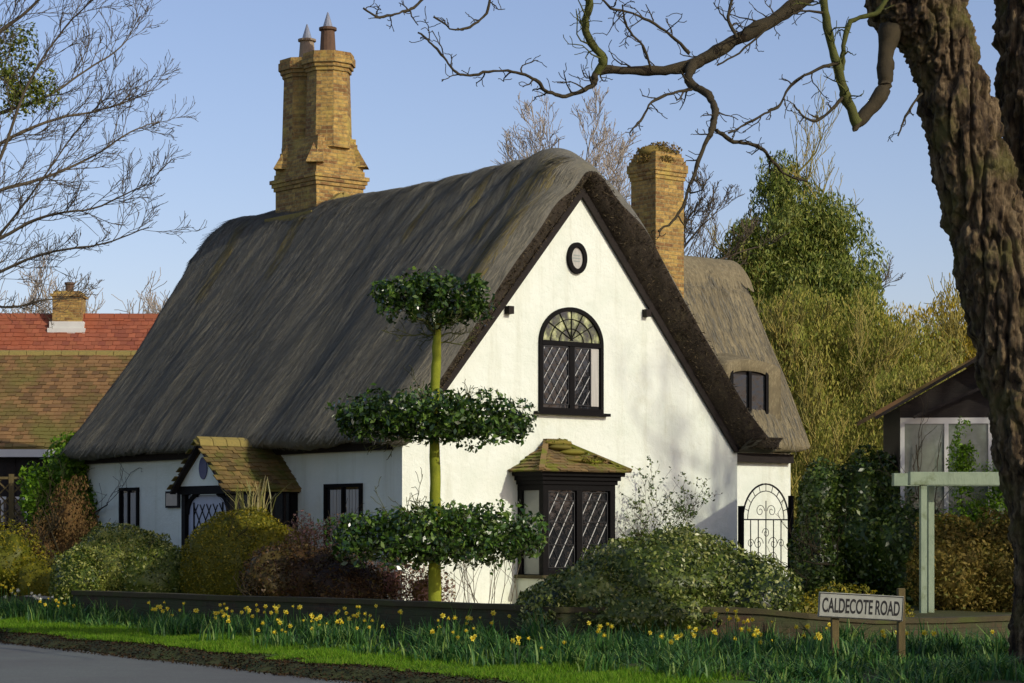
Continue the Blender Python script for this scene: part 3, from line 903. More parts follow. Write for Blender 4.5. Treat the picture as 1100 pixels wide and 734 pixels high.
b = MB(); b.box((7.72, WV - .14, WE - .24), (WU1 - .3, WV - .003, WE - .06)); cpart(b, 'eave_shade_board', m_bargeb)  # dark strip stands in for soffit shade under the wing eave
# ---- chimneys
def octa(cu, cv, r, rot=math.pi / 8): return [(cu + r * math.cos(rot + k * math.pi / 4), cv + r * math.sin(rot + k * math.pi / 4)) for k in range(8)]
def frust(b, A, z0, B, z1):
    k = len(A); vs = [(p[0], p[1], z0) for p in A] + [(p[0], p[1], z1) for p in B]
    b.add(vs, [tuple(reversed(range(k))), tuple(range(k, 2 * k))] + [(i, (i + 1) % k, (i + 1) % k + k, i + k) for i in range(k)])
b = MB()
u0, u1, v0, v1 = 3.42, 4.55, 7.46, 8.92
rect = lambda e: [(u0 - e, v0 - e), (u1 + e, v0 - e), (u1 + e, v1 + e), (u0 - e, v1 + e)]
frust(b, rect(0), 6.6, rect(0), 8.42)
for k_ in range(3): frust(b, rect(.03 + .03 * k_), 8.42 + .075 * k_, rect(.03 + .03 * k_), 8.42 + .075 * (k_ + 1) + .001)
for k_ in range(7): frust(b, rect(.02 - .021 * k_), 8.645 + .11 * k_, rect(.02 - .021 * k_), 8.645 + .11 * (k_ + 1) + .001)
cu = 4.0
for cv in (7.88, 8.72):
    frust(b, octa(cu, cv, .48), 9.2, octa(cu, cv, .435), 10.72)
    for k_, e in enumerate((.47, .51, .55, .55, .52)):
        frust(b, octa(cu, cv, e), 10.72 + .075 * k_, octa(cu, cv, e), 10.72 + .075 * (k_ + 1) + .001)
# pointed brick spurs between base and shaft
for (pu, pv, qu, qv) in ((3.46, 7.56, 3.8, 7.8), (4.54, 7.56, 4.25, 7.75), (3.46, 8.72, 3.75, 8.6)):
    k = len(b.v); w_ = .24
    frust(b, [(pu - w_, pv - .02), (pu + .02, pv - w_), (pu + w_, pv + .02), (pu, pv + w_)], 8.85, [(qu - .02, qv), (qu, qv - .02), (qu + .02, qv), (qu, qv + .02)], 9.72)
ch = cpart(b, 'chimney', m_brick_y); ch['label'] = 'tall ochre brick chimney of two joined octagonal shafts on a stepped base'
for cv, hgt, mt, rr in ((7.88, .62, m_pot_dark, .16), (8.62, .50, m_pot, .165)):
    zb = 11.09
    b = MB(); b.lathe([(rr * 1.25, 0), (rr * 1.25, .05), (rr, .09), (rr * .86, hgt * .78), (rr * 1.12, hgt * .8), (rr * 1.12, hgt * .88), (rr * .8, hgt * .9)], (cu - .02, cv, zb), 14)
    p = b.build('chimney_pot', mt, ch, smooth=False)
    b = MB(); b.lathe([(.10, 0), (.085, .06), (.012, .30)], (cu - .02, cv, zb + hgt * .9), 10)
    b.build('pot_cowl', m_lead, ch)
b = MB()
for kk in range(2): b.add(*( [ (u0 - .2, v0 - .16, 7.62), (u0 - .2, v1 + .16, 7.62), (u0 + .02, v1 + .1, 7.98), (u0 + .02, v0 - .1, 7.98)], [(0, 1, 2, 3)]))
for q0, q1 in (((u0 - .16, v0 - .14), (cu - .1, v0 - .14)),):
    b.bar((u0 - .24, v0 - .05, 7.66), (cu - .05, v0 - .05, 8.22), .22, .14)
    b.bar((u0 - .1, v0 - .1, 7.80), (u0 - .1, v1 + .1, 7.80), .20, .14)
    b.bar((cu - .05, v0 - .05, 8.22), (u1 + .1, v0 - .05, 8.0), .22, .14)
b.build('mortar_fillet', m_lichen, ch)
b = MB()
r_ = [(7.76, 2.35), (8.5, 2.35), (8.5, 3.05), (7.76, 3.05)]
rr_ = lambda e: [(7.76 - e, 2.35 - e), (8.5 + e, 2.35 - e), (8.5 + e, 3.05 + e), (7.76 - e, 3.05 + e)]
frust(b, rr_(.12), G - .1, rr_(.12), 3.2); frust(b, rr_(.12), 3.2, rr_(0), 3.7); frust(b, rr_(0), 3.7, rr_(0), 8.35)
for k_, e in enumerate((.02, .04, .06, .06, .03, .0, -.03)): frust(b, rr_(e), 8.35 + .075 * k_, rr_(e), 8.35 + .075 * (k_ + 1) + .001)
ch2 = cpart(b, 'chimney', m_brick_y); ch2['label'] = 'square ochre brick chimney with a mossy worn top'
v, f = blob_leaves([(8.13, 2.7, 8.90, .42, .36, .2), (8.0, 2.6, 8.72, .42, .36, .12)], 4200, .05, seed=9, shell=.5, lump=.3, lump_s=5)
v2, f2 = core_arrays([(8.13, 2.7, 8.88, .42, .34, .2)], .9)
link_mesh('moss_cap', *join_arrays((v, f), (v2, f2)), mat_leaf('chimney_moss', [S(92, 86, 40), S(128, 112, 58), S(104, 84, 56), S(148, 122, 60)], 0, .95, .1), ch2)

# ---- windows
def lattice(b, x0, x1, z0, z1, yy, step, slope, th=.010, both=True):
    "diagonal bars clipped to a rectangle in the x-z plane"
    segs = []
    for sg in ((1, -1) if both else (1,)):
        c0 = -slope * (x1 - x0); c = c0 - step * 12
        while c < (z1 - z0) + slope * (x1 - x0) + step:
            # z = z0 + c + sg*slope*(x-x0)
            xs = []
            for t in np.linspace(x0, x1, 60):
                z = z0 + c + sg * slope * (t - x0)
                if z0 <= z <= z1: xs.append(t)
            if len(xs) > 2:
                segs.append(((xs[0], yy, z0 + c + sg * slope * (xs[0] - x0)), (xs[-1], yy, z0 + c + sg * slope * (xs[-1] - x0)), sg))
            c += step
    for p, q, sg in segs:
        if b is not None: (b[0] if sg > 0 else b[1]).bar(np.array(p) + (0, .002 * sg, 0), np.array(q) + (0, .002 * sg, 0), th if sg > 0 else th * .45, .006, side=(0, 1, 0))
# arched upper window
wu0, wu1, wz0, wzs, wzt = 2.86, 4.30, 3.62, 4.80, 5.42
wc = (wu0 + wu1) / 2; hw = (wu1 - wu0) / 2
def arch(hw, rise, n=24): return [(wc - hw * math.cos(math.pi * k / n), wzs + rise * math.sin(math.pi * k / n)) for k in range(n + 1)]
b = MB()
o_ = [(wu0, wz0)] + arch(hw, wzt - wzs) + [(wu1, wz0)]
e = .07
i_ = [(wu0 + e, wz0 + e)] + arch(hw - e, wzt - wzs - e) + [(wu1 - e, wz0 + e)]
k = len(o_)
vs = [(p[0], -.05, p[1]) for p in o_] + [(p[0], -.05, p[1]) for p in i_] + [(p[0], -.003, p[1]) for p in o_] + [(p[0], -.003, p[1]) for p in i_]
fs = []
for a_ in range(k):
    c_ = (a_ + 1) % k
    fs += [(a_, c_, k + c_, k + a_), (a_, 2 * k + a_, 2 * k + c_, c_), (k + a_, k + c_, 3 * k + c_, 3 * k + a_)]
b.add(vs, fs)
b.box((wu0 + .05, -.055, wzs - .05), (wu1 - .05, -.004, wzs + .03))
b.box((wc - .05, -.045, wz0 + .05), (wc + .05, -.005, wzs - .051))
b.box((wu0 - .1, -.12, wz0 - .05), (wu1 + .1, -.004, wz0 + .0))
fr = cpart(b, 'window', m_black); fr['label'] = 'arched upper gable window with black frame and leaded lights'
b = MB(); b.box((wu0 + e, -.016, wz0 + e), (wu1 - e, -.006, wzs - .02)); b.build('pane', m_glass_dark, fr)
bp, bd = MB(), MB()
for (xa, xb) in ((wu0 + e + .02, wc - .07), (wc + .07, wu1 - .30)):
    lattice((bp, bd), xa, xb, wz0 + .14, wzs - .08, -.03, .25, 1.5, .013)
    for (p_, q_) in (((xa, wz0 + .13), (xb, wz0 + .13)), ((xa, wzs - .07), (xb, wzs - .07)), ((xa, wz0 + .13), (xa, wzs - .07)), ((xb, wz0 + .13), (xb, wzs - .07))):
        bd.bar((p_[0], -.03, p_[1]), (q_[0], -.03, q_[1]), .016, .012, side=(0, 1, 0))
bp.build('lattice', m_lead_bar, fr); bd.build('lattice', m_lead_dim, fr)
b = MB(); b.box((wu1 - .27, -.028, wz0 + .12), (wu1 - .1, -.018, wzs - .07)); b.build('curtain', m_curtain, fr)
b = MB(); ap = arch(hw - e, wzt - wzs - e); b.add([(p[0], -.02, p[1]) for p in ap] + [(wc, -.02, wzs + .03)], [tuple(range(len(ap)))[::-1]])
m_fan = mat_noise('fanlight_painted_reflection', [S(20, 22, 18), S(86, 92, 56), S(150, 158, 104), S(206, 206, 160)], 7, (1, 1, .8), rough=.15, bmp=.1, spec=.8, pos=[.36, .5, .6, .72])  # yellow-green reflections painted into the pane colour
b.build('fanlight', m_fan, fr)
b = MB()
for ang in (38, 66, 90, 114, 142):
    a_ = math.radians(ang); p_ = (wc - .04 * math.cos(a_), -.03, wzs + .05); q_ = (wc + (hw - e) * math.cos(a_), -.03, wzs + (wzt - wzs - e) * math.sin(a_)); b.bar(p_, q_, .014, .01, side=(0, 1, 0))
for sc in (.42, .72):
    ar = [(wc - (hw - e) * sc * math.cos(math.pi * k / 16), -.03, wzs + .02 + (wzt - wzs - e) * sc * math.sin(math.pi * k / 16)) for k in range(17)]
    b.tube(ar, .008, 4)
b.build('tracery', m_black, fr)
# oval plaque
b = MB(); k = 28; oc, oz = 3.70, 6.27
ring = [(.215, .27), (.135, .185)]
vs = []
for (rx, rz_), yy in ((ring[0], -.002), (ring[0], -.06), (ring[1], -.06), (ring[1], -.02)):
    vs += [(oc + rx * math.cos(2 * math.pi * t / k), yy, oz + rz_ * math.sin(2 * math.pi * t / k)) for t in range(k)]
fs = [(j * k + i, j * k + (i + 1) % k, (j + 1) * k + (i + 1) % k, (j + 1) * k + i) for j in range(3) for i in range(k)]
b.add(vs, fs); ov = cpart(b, 'oval_plaque', m_black)
b = MB(); b.add([(oc + .14 * math.cos(2 * math.pi * t / k), -.024, oz + .19 * math.sin(2 * math.pi * t / k)) for t in range(k)], [tuple(range(k))[::-1]])
b.build('plaque_face', m_curtain, ov)
b = MB()
for zz, ww in ((.04, .07), (-.01, .09), (-.06, .07)): b.box((oc - ww, -.030, oz + zz), (oc + ww, -.025, oz + zz + .018))
b.build('faint_inscription', mat_noise('faint_grey_paint', [S(120, 136, 130), S(168, 176, 168)], 30, bmp=0), ov)

# bay window
bu0, bu1, bv = 2.40, 4.0, -.68
bz0, bz1 = .86, 2.27
b = MB()
b.box((bu0, bv, G - .1), (bu1, -.002, bz0 - .06)); bay = cpart(b, 'bay_window', m_white); bay['label'] = 'ground floor bay window with black frame and mossy tiled roof'
b = MB()
b.box((bu0 - .07, bv - .08, bz0 - .06), (bu1 + .07, -.003, bz0 + .0)); b.build('window_sill', m_stone, bay)
b = MB()
for (pu, pv, s_) in ((bu0, bv, .11), (bu1 - .11, bv, .11), ((bu0 + bu1) / 2 - .06, bv + .003, .12), (bu0, -.12, .11), (bu1 - .11, -.12, .11)):
    b.box((pu, pv, bz0 + .001), (pu + s_, pv + .11, bz1))
b.box((bu0 + .11, bv + .006, bz0 + .002), (bu1 - .11, bv + .09, bz0 + .08)); 
for k_, (e_, h0, h1) in enumerate(((.0, 0, .1), (.03, .1, .17), (.07, .17, .24), (.12, .24, .31))):
    b.box((bu0 - e_, bv - e_, bz1 + h0), (bu1 + e_, -.004 - .001 * k_, bz1 + h1 + .001))
bfr = b.build('window_frame', m_black, bay)
b = MB(); b.box((bu0 + .05, bv + .06, bz0 + .05), (bu1 - .05, bv + .075, bz1)); 
b.build('pane', m_glass_dark, bay)
b = MB(); b.box((bu0 + .04, bv + .12, bz0 + .01), (bu0 + .05, -.13, bz1)); b.build('pane', m_glass_pale, bay)
b = MB(); b.box((bu1 - .05, bv + .12, bz0 + .01), (bu1 - .04, -.13, bz1)); b.build('pane', m_glass_pale, bay)
bp, bd = MB(), MB()
mid = (bu0 + bu1) / 2
for xa, xb in ((bu0 + .15, mid - .09), (mid + .09, bu1 - .15)):
    lattice((bp, bd), xa, xb, bz0 + .12, bz1 - .03, bv + .045, .37, 1.75, .015)
    for zz in (bz0 + .12, bz0 + .5, bz0 + .88, bz0 + 1.24, bz1 - .03): bd.bar((xa, bv + .04, zz), (xb, bv + .04, zz), .014, .012, side=(0, 1, 0))
    for xx in (xa, xb): bd.bar((xx, bv + .04, bz0 + .12), (xx, bv + .04, bz1 - .03), .018, .012, side=(0, 1, 0))
bp.build('lattice', m_lead_bar, bay); bd.build('lattice', m_lead_dim, bay)
b = MB()
for xa in (bu0 + .16, bu1 - .3):
    pass
def tiles(b, fun, ncol, nrow, tw, tl, th=.018, jit=.012, keep=None, seed=2):
    "fun(s, t) -> point; s across, t up the slope (metres); each tile a thin box following the slope"
    r = random.Random(seed)
    for row in range(nrow):
        for c in range(ncol + 1):
            s0 = (c + (.5 if row % 2 else 0) - .5) * tw + r.uniform(-jit, jit) * .4; t0 = row * tl + r.uniform(-jit, jit)
            if keep and not keep(s0 + tw / 2, t0 + tl / 2): continue
            P = [np.array(fun(s0 + .004, t0)), np.array(fun(s0 + tw - .004, t0)), np.array(fun(s0 + tw - .004, t0 + tl * 1.25)), np.array(fun(s0 + .004, t0 + tl * 1.25))]
            n = np.cross(P[1] - P[0], P[3] - P[0]); n /= np.linalg.norm(n)
            if n[2] < 0: n = -n
            lift = .03 + r.uniform(-.004, .008)
            T = [P[0] + n * (lift + .0), P[1] + n * (lift + r.uniform(-.006, .006)), P[2] + n * .008, P[3] + n * .008]
            Bt = [T[0] - n * th, T[1] - n * th, T[2] - n * th, T[3] - n * th]
            b.add(T + Bt, [(0, 1, 2, 3), (4, 7, 6, 5), (0, 4, 5, 1), (1, 5, 6, 2), (2, 6, 7, 3), (3, 7, 4, 0)])
# hipped tiled roof of the bay
E0 = bz1 + .31; RZ = E0 + .50; ox = .2
A_ = np.array([bu0 - ox, bv - ox, E0]); B_ = np.array([bu1 + ox, bv - ox, E0]); Cc = np.array([bu0 - ox, 0, E0]); Dd = np.array([bu1 + ox, 0, E0])
R0 = np.array([bu0 + .62, 0, RZ]); R1 = np.array([bu1 - .62, 0, RZ])
b = MB(); b.add([A_, B_, R1, R0, Cc, Dd], [(0, 1, 2, 3), (0, 3, 4), (1, 5, 2), (0, 4, 5, 1)])
wF = B_[0] - A_[0]; up = (R0 + R1) / 2 - (A_ + B_) / 2; Lf = np.linalg.norm(up); upn = up / Lf
inx = (R0[0] - A_[0]) / Lf
tiles(b, lambda s, t: A_ + np.array([s, 0, 0]) + upn * t, int(wF / .15), 8, .155, .10, keep=lambda s, t: inx * t - .02 < s < wF - inx * t + .02 and t < Lf, seed=3)
dL = np.array([0, -1.0, 0]); wS = -A_[1]
upS = R0 - (Cc); upS = np.array([R0[0] - A_[0], 0, RZ - E0]); Ls = np.linalg.norm(upS); upSn = upS / Ls
for side, sg in ((Cc, 1), (Dd, -1)):
    us = upSn * np.array([sg, 1, 1])
    tiles(b, lambda s, t: side + dL * s + us * t, int(wS / .15), 8, .155, .11, keep=lambda s, t: 0 < s < wS * (1 - t / Ls) + .03 and t < Ls, seed=5)
b.bar(A_ + (0, 0, .04), R0 + (0, -.02, .04), .09, .05); b.bar(B_ + (0, 0, .04), R1 + (0, -.02, .04), .09, .05); b.bar(R0 + (-.05, -.04, .03), R1 + (.05, -.04, .03), .12, .09)
bro = b.build('bay_roof', m_tile_bay, bay)
ms = [((R0[0] + R1[0]) / 2, -.12, RZ + .0, .32, .16, .07), (R1[0] - .05, -.3, RZ - .16, .3, .2, .07), (R1[0] + .12, -.52, RZ - .32, .3, .2, .06), (R0[0] + .1, -.25, RZ - .08, .22, .2, .06), (mid + .15, -.55, RZ - .30, .35, .15, .05), (R1[0] + .3, -.3, RZ - .30, .2, .2, .05)]
v, f = blob_leaves(ms, 3800, .04, seed=15, shell=.4, lump=.4, lump_s=5)
link_mesh('moss', *join_arrays((v, f), core_arrays(ms, .9)), mat_leaf('bright_moss', [S(84, 92, 30), S(112, 118, 38), S(124, 108, 56), S(98, 96, 44)], 0, .95, .1), bro)

# windows on the long wall (plane u = 0)
def side_window(v0_, v1_, z0_, z1_, label):
    b = MB(); e_ = .06
    for (a0, a1, c0, c1) in ((v0_, v0_ + e_, z0_, z1_), (v1_ - e_, v1_, z0_, z1_), (v0_ + e_, v1_ - e_, z1_ - e_, z1_), (v0_ + e_, v1_ - e_, z0_, z0_ + e_), ((v0_ + v1_) / 2 - .025, (v0_ + v1_) / 2 + .025, z0_ + e_, z1_ - e_)):
        b.box((-.05, a0, c0), (-.003, a1, c1))
    b.box((-.09, v0_ - .05, z0_ - .05), (-.004, v1_ + .05, z0_ - .001))
    w_ = cpart(b, 'window', m_black); w_['label'] = label
    b = MB(); b.box((-.012, v0_ + e_, z0_ + e_), (-.005, v1_ - e_, z1_ - e_)); b.build('pane', m_glass_dark, w_)
    b = MB()
    for q in range(9):
        a0 = v0_ + e_ + .03 + (v1_ - v0_ - 2 * e_ - .12) * q / 9
        if abs(q - 4) < 1: continue
        b.box((-.022 - .004 * (q % 2), a0, z0_ + e_ + .01), (-.015, a0 + (v1_ - v0_) / 14, z1_ - e_ - .04))
    b.build('curtain', m_curtain, w_)
def wv(px):  # v on the long wall for a photograph column
    k = (px - 550) / F; return (HC[0] - k * HC[1]) / (.633 + .774 * k)
side_window(wv(390), wv(350), .95, 2.38, 'nearer window of the long wall, black framed with pale curtains')
side_window(wv(150), wv(130), 1.05, 2.42, 'narrow far window at the left end of the long wall')
b = MB(); va, vb = wv(194), wv(180); b.box((-.05, va, 2.02), (-.003, vb, 2.33)); pb = cpart(b, 'notice_box', m_wood_dark)
b = MB(); b.box((-.056, va + .04, 2.06), (-.051, vb - .04, 2.29)); b.build('notice_face', mat_noise('dim_notice', [S(170, 160, 140), S(206, 196, 176)], 8, bmp=0), pb)

# ---- porch
pv0, pv1, pu = 2.95, 4.62, -1.42
pe, pr = 2.36, 3.12
b = MB()
for vv in (pv0 + .05, pv1 - .17):
    b.box((pu + .05, vv, G - .05), (pu + .17, vv + .12, pe - .12))
b.box((pu + .0, pv0 - .0, pe - .14), (pu + .18, pv1 + .0, pe + .0))
b.box((pu + .181, pv0 + .002, pe - .12), (-.004, pv0 + .14, pe - .002)); b.box((pu + .181, pv1 - .14, pe - .12), (-.004, pv1 - .002, pe - .002))
b.box((-.15, pv0 + .05, G - .05), (-.004, pv0 + .17, pe - .121)); b.box((-.15, pv1 - .17, G - .05), (-.004, pv1 - .05, pe - .121))
for vv, sg in ((pv0 + .17, 1), (pv1 - .17, -1)):       # curved braces of the arched opening
    arc = [(pu + .11, vv + sg * .34 * (1 - math.cos(math.pi / 2 * t / 6)) , pe - .14 - .34 + .34 * math.sin(math.pi / 2 * t / 6)) for t in range(7)]
    b.tube([(p[0], p[1], p[2]) for p in arc], .05, 5)
porch = cpart(b, 'porch', m_black); porch['label'] = 'small open porch with mossy tiled roof over the front door'
b = MB(); b.box((pu + .175, pv0 + .06, G - .05), (-.155, pv0 + .13, G + .95)); b.build('low_side_wall', m_brick_wall, porch)
b = MB(); b.box((pu + .175, pv0 + .08, G + .951), (-.155, pv0 + .11, pe - .121)); b.build('side_pane', m_glass_dark, porch)
b = MB()
for q in range(5): b.box((pu + .2 + .235 * q, pv0 + .055, G + .951), (pu + .24 + .235 * q, pv0 + .079, pe - .121))
b.box((pu + .176, pv0 + .056, G + 1.42), (-.156, pv0 + .0785, G + 1.47)); b.build('side_frame', m_bargeb, porch)
b = MB(); pc = (pv0 + pv1) / 2
b.prism([(pv0 + .04, pe + .002), (pv1 - .04, pe + .002), (pc, pr - .12)], pu + .02, pu + .07, axis=0); b.build('pediment', m_white, porch)
b = MB(); b.add([(pu + .0, pc + .13 * math.cos(2 * math.pi * t / 20), 2.66 + .19 * math.sin(2 * math.pi * t / 20)) for t in range(20)] + [(pu + .018, pc + .13 * math.cos(2 * math.pi * t / 20), 2.66 + .19 * math.sin(2 * math.pi * t / 20)) for t in range(20)], [tuple(range(20)), tuple(range(39, 19, -1))] + [(i, i + 20, (i + 1) % 20 + 20, (i + 1) % 20) for i in range(20)])
b.build('oval_plaque', m_blue, porch)
b = MB()
half = (pv1 - pv0) / 2 + .04; rise = pr - pe + .06; Lp = math.hypot(half, rise); len_u = -pu + .12
for sg in (-1, 1):
    base = np.array([pu - .1, pc + sg * half, pe - .06]); upv = np.array([0, -sg * half, rise]) / Lp
    tiles(b, lambda s, t: base + np.array([s, 0, 0]) + upv * t, int(len_u / .16), int(Lp / .105), .162, .108, keep=lambda s, t: s < len_u, seed=8 + sg, jit=.02)
    q0 = base; q1 = base + upv * Lp
    b.add([q0, q0 + (len_u, 0, 0), q1 + (len_u, 0, 0), q1, q0 - (0, 0, .04), q0 + (len_u, 0, -.04), q1 + (len_u, 0, -.04), q1 - (0, 0, .04)], [(0, 1, 2, 3), (4, 7, 6, 5), (0, 4, 5, 1), (1, 5, 6, 2), (2, 6, 7, 3), (3, 7, 4, 0)])
b.build('porch_roof', m_tile_old, porch)
b = MB()
for k_ in range(6): b.prism([(pc - .13, pr - .08), (pc - .09, pr + .03), (pc, pr + .08), (pc + .09, pr + .03), (pc + .13, pr - .08)], pu - .12 + .27 * k_, pu - .12 + .27 * (k_ + 1) - .012, axis=0)
b.build('ridge_tiles', m_lichen, porch)
b = MB()
for sg in (-1, 1):
    b.bar((pu - .06, pc + sg * (half + .02), pe - .12), (pu - .06, pc, pr - .04), .04, .11, side=(1, 0, 0))
b.build('barge_board', m_bargeb, porch)
# front door with its lattice light fills the porch opening
dv0, dv1 = pv0 + .18, pv1 - .18
b = MB(); b.box((pu + .12, dv0, G), (pu + .155, dv1, pe - .15)); door = b.build('front_door', mat_noise('pale_door_paint', [S(150, 160, 176), S(180, 188, 200)], 3, rough=.5, bmp=.1), porch)
b = MB()
for sg in (1, -1):
    for c in np.arange(-2.4, 3.6, .32):
        pts = [(dv0 + t, G + .2 + c + sg * 1.5 * t) for t in np.linspace(.2, dv1 - dv0 - .2, 40)]
        pts = [p for p in pts if G + .7 < p[1] < pe - .3]
        if len(pts) > 2: b.bar((pu + .112 - .003 * sg, pts[0][0], pts[0][1]), (pu + .112 - .003 * sg, pts[-1][0], pts[-1][1]), .018, .008, side=(1, 0, 0))
for a0 in (dv0 + .18, dv1 - .2): b.box((pu + .105, a0, G + .68), (pu + .119, a0 + .03, pe - .28))
b.box((pu + .104, dv0 + .02, G + .64), (pu + .118, dv1 - .02, G + .68))
b.build('door_lattice', m_black, porch)

# ---- iron garden gate beside the gable
gate = empty('garden_gate', tuple(HP(7.75, .05, G)), HU, 'tall arched black wrought iron gate beside the right corner of the white gable', 'gate')
b = MB(); b.box((-.05, -.05, 0), (.03, .03, 1.75)); b.build('gate_post', m_black, gate)
b = MB(); b.box((1.27, -.05, 0), (1.34, .03, 1.95)); b.build('gate_post', m_black, gate)
b = MB()
gw = 1.2
for t in range(0, 7):
    xx = .05 + gw * t / 6
    top = 1.55 + (.62 * math.sqrt(max(0, 1 - ((xx - .65) / .6) ** 2)) if t in (0, 6) else 0)
    b.tube([(xx, 0, .08), (xx, 0, 1.5 + (.0 if t in (0, 6) else .0))], .011 if t not in (0, 6) else .018, 6)
for zz in (.1, .62, 1.5): b.tube([(.05, 0, zz), (1.25, 0, zz)], .013, 6)
arc = [(.65 - .6 * math.cos(math.pi * k / 20), 0, 1.5 + .66 * math.sin(math.pi * k / 20)) for k in range(21)]
b.tube(arc, .017, 6)
arc2 = [(.65 - .48 * math.cos(math.pi * k / 20), 0, 1.5 + .53 * math.sin(math.pi * k / 20)) for k in range(21)]
b.tube(arc2, .009, 5)
for k in range(1, 10):
    a_ = math.pi * k / 10; b.tube([(.65 - .48 * math.cos(a_), 0, 1.5 + .53 * math.sin(a_)), (.65 - .6 * math.cos(a_), 0, 1.5 + .66 * math.sin(a_))], .008, 4)
def scroll(cx, cz, r0, turns, sg, s0=0): return [(cx + sg * r0 * (1 - t / 30 * .8) * math.cos(s0 + turns * 2 * math.pi * t / 30), 0, cz + r0 * (1 - t / 30 * .8) * math.sin(s0 + turns * 2 * math.pi * t / 30)) for t in range(31)]
for cx, cz, r0 in ((.5, 1.66, .12), (.8, 1.66, .12), (.45, 1.06, .13), (.85, 1.06, .13), (.45, .8, .11), (.85, .8, .11), (.25, 1.06, .09), (1.05, 1.06, .09), (.3, .35, .13), (1.0, .35, .13), (.65, .35, .13), (.65, 1.25, .1)):
    b.tube(scroll(cx, cz, r0, 1.4, 1 if cx < .65 else -1), .008, 4)
b.tube([(.65, 0, 1.5), (.65, 0, 1.85)], .010, 5)
b.build('gate_leaf', m_iron, gate)
# ---------------------------------------------------------------- garden wall
b = MB()
pts = []
for (x0, y0), (x1, y1) in zip(WALL[:-1], WALL[1:]):
    n_ = max(2, int(math.hypot(x1 - x0, y1 - y0) / .5))
    for k in range(n_): pts.append((x0 + (x1 - x0) * k / n_, y0 + (y1 - y0) * k / n_))
pts.append(WALL[-1]); pts = np.array(pts)
tz = np.interp(pts[:, 0], [-7.1, 0, 3.0, 4.5, 11], [.62, .64, .62, .46, .44]) + .015 * noise(np.stack([pts[:, 0], pts[:, 1], pts[:, 0] * 0], -1), 1.0)
tan = np.gradient(pts, axis=0); tan /= np.linalg.norm(tan, axis=1)[:, None]; nn_ = np.stack([tan[:, 1], -tan[:, 0]], 1)
def ribbon(b, h0, h1, w):
    for k in range(len(pts) - 1):
        q = []
        for kk in (k, k + 1):
            for s_ in (1, -1):
                p = pts[kk] + nn_[kk] * w * s_
                q += [(p[0], p[1], h0(kk)), (p[0], p[1], h1(kk))]
        # q: 0 f-low 1 f-high 2 b-low 3 b-high | 4..7 next
        fs = [(0, 4, 5, 1), (2, 3, 7, 6), (1, 5, 7, 3)]
        if k == 0: fs.append((0, 1, 3, 2))
        if k == len(pts) - 2: fs.append((4, 6, 7, 5))
        b.add(q, fs)
ribbon(b, lambda k: -.1, lambda k: tz[k] - .07, .11)
gwall = b.build('brick_wall', m_brick_wall)
tag(gwall, 'low dark brick garden wall with mossy coping behind the daffodil bed', 'wall')
b = MB(); ribbon(b, lambda k: tz[k] - .068, lambda k: tz[k], .14); b.build('coping', m_stone, gwall)

# ---------------------------------------------------------------- bushes
def bush(name, label, cat, blobs, n, size, material, seed, group=None, core=.72, corematerial=None, twig=None, **k):
    base = (blobs[0][0], blobs[0][1], float(H(np.array(blobs[0][0]), np.array(blobs[0][1]))))
    e = empty(name, base, 0, label, cat, group)
    B = [(c[0] - base[0], c[1] - base[1], c[2] - base[2], c[3], c[4], c[5]) for c in blobs]
    fb = k.pop('flat_bottom', None)
    v, f = blob_leaves(B, n, size, seed=seed, flat_bottom=None if fb is None else fb - base[2], **k)
    if core:
        off = np.array([base[0], base[1], base[2]])
        v, f = join_arrays((v, f), core_arrays(B, core, lump=k.get('lump', .18), lump_s=k.get('lump_s', 2.2)))
    o = link_mesh('foliage', v, f, material, e)
    for ti, q in enumerate(B[:3]):
        t = Twigs(seed + 100 + ti, up=.3, wander=.25)
        t.limb(np.array([q[0], q[1], -.05]), np.array([.1, .0, 1.0]), max(.3, q[2] + q[5] * .8), .03, 2, (8, 4), (20, 60), 6)
        t.build('stem', twig or m_twig_dark, e)
    return e
bush('variegated_bush', 'rounded cream and green variegated bush at the left end of the garden wall', 'bush',
     [(-6.55, 37.6, .85, 1.0, .8, .85), (-5.95, 37.2, .75, .7, .6, .72), (-7.15, 37.3, .65, .6, .6, .68)], 30000, .052, m_varieg, 21, lump=.09, lump_s=2.5, shell=.16, core=.88)
bush('golden_dome_bush', 'clipped dome bush with golden yellow top in front of the porch', 'bush',
     [(-4.42, 36.3, .98, .98, .75, .98), (-3.85, 36.0, .85, .7, .6, .85)], 34000, .042, m_golden, 22, lump=.07, lump_s=2.5, shell=.10, core=.93)
bush('maroon_hedge', 'dark reddish brown hedge shrub between the golden dome and the layered holly', 'bush',
     [(-3.1, 34.2, .75, .85, .6, .62), (-2.55, 33.8, .7, .6, .55, .5), (-3.6, 34.2, .8, .6, .6, .6)], 16000, .05, m_maroon, 23, lump=.12, lump_s=3, shell=.2, core=.85)
bush('large_variegated_bush', 'large spreading variegated evergreen bush in front of the bay window and gable', 'bush',
     [(2.0, 29.35, .78, 1.35, 1.1, .82), (1.1, 29.1, .58, .85, 1.0, .62), (3.0, 29.3, .64, .80, 1.05, .66), (.55, 28.9, .52, .55, .85, .45), (2.2, 29.5, 1.05, .8, .8, .6), (1.7, 28.55, .5, 1.3, .7, .36)], 52000, .06, m_varieg_dark, 24, lump=.10, lump_s=3.0, shell=.22, core=.84)
bush('ivy_thicket', 'tall dark green ivy covered thicket to the right of the iron gate', 'bush',
     [(6.1, 38.7, 1.6, .85, .9, 1.5), (6.8, 38.1, 1.3, .8, .9, 1.3), (5.2, 38.1, 1.0, .5, .7, .95), (6.6, 38.6, 2.2, .6, .8, .9), (5.35, 38.6, 2.1, .45, .6, .75), (7.3, 38.1, 1.0, .6, .7, 1.0)], 42000, .08, m_ivy, 25, lump=.2, lump_s=1.8, shell=.3, core=.8)
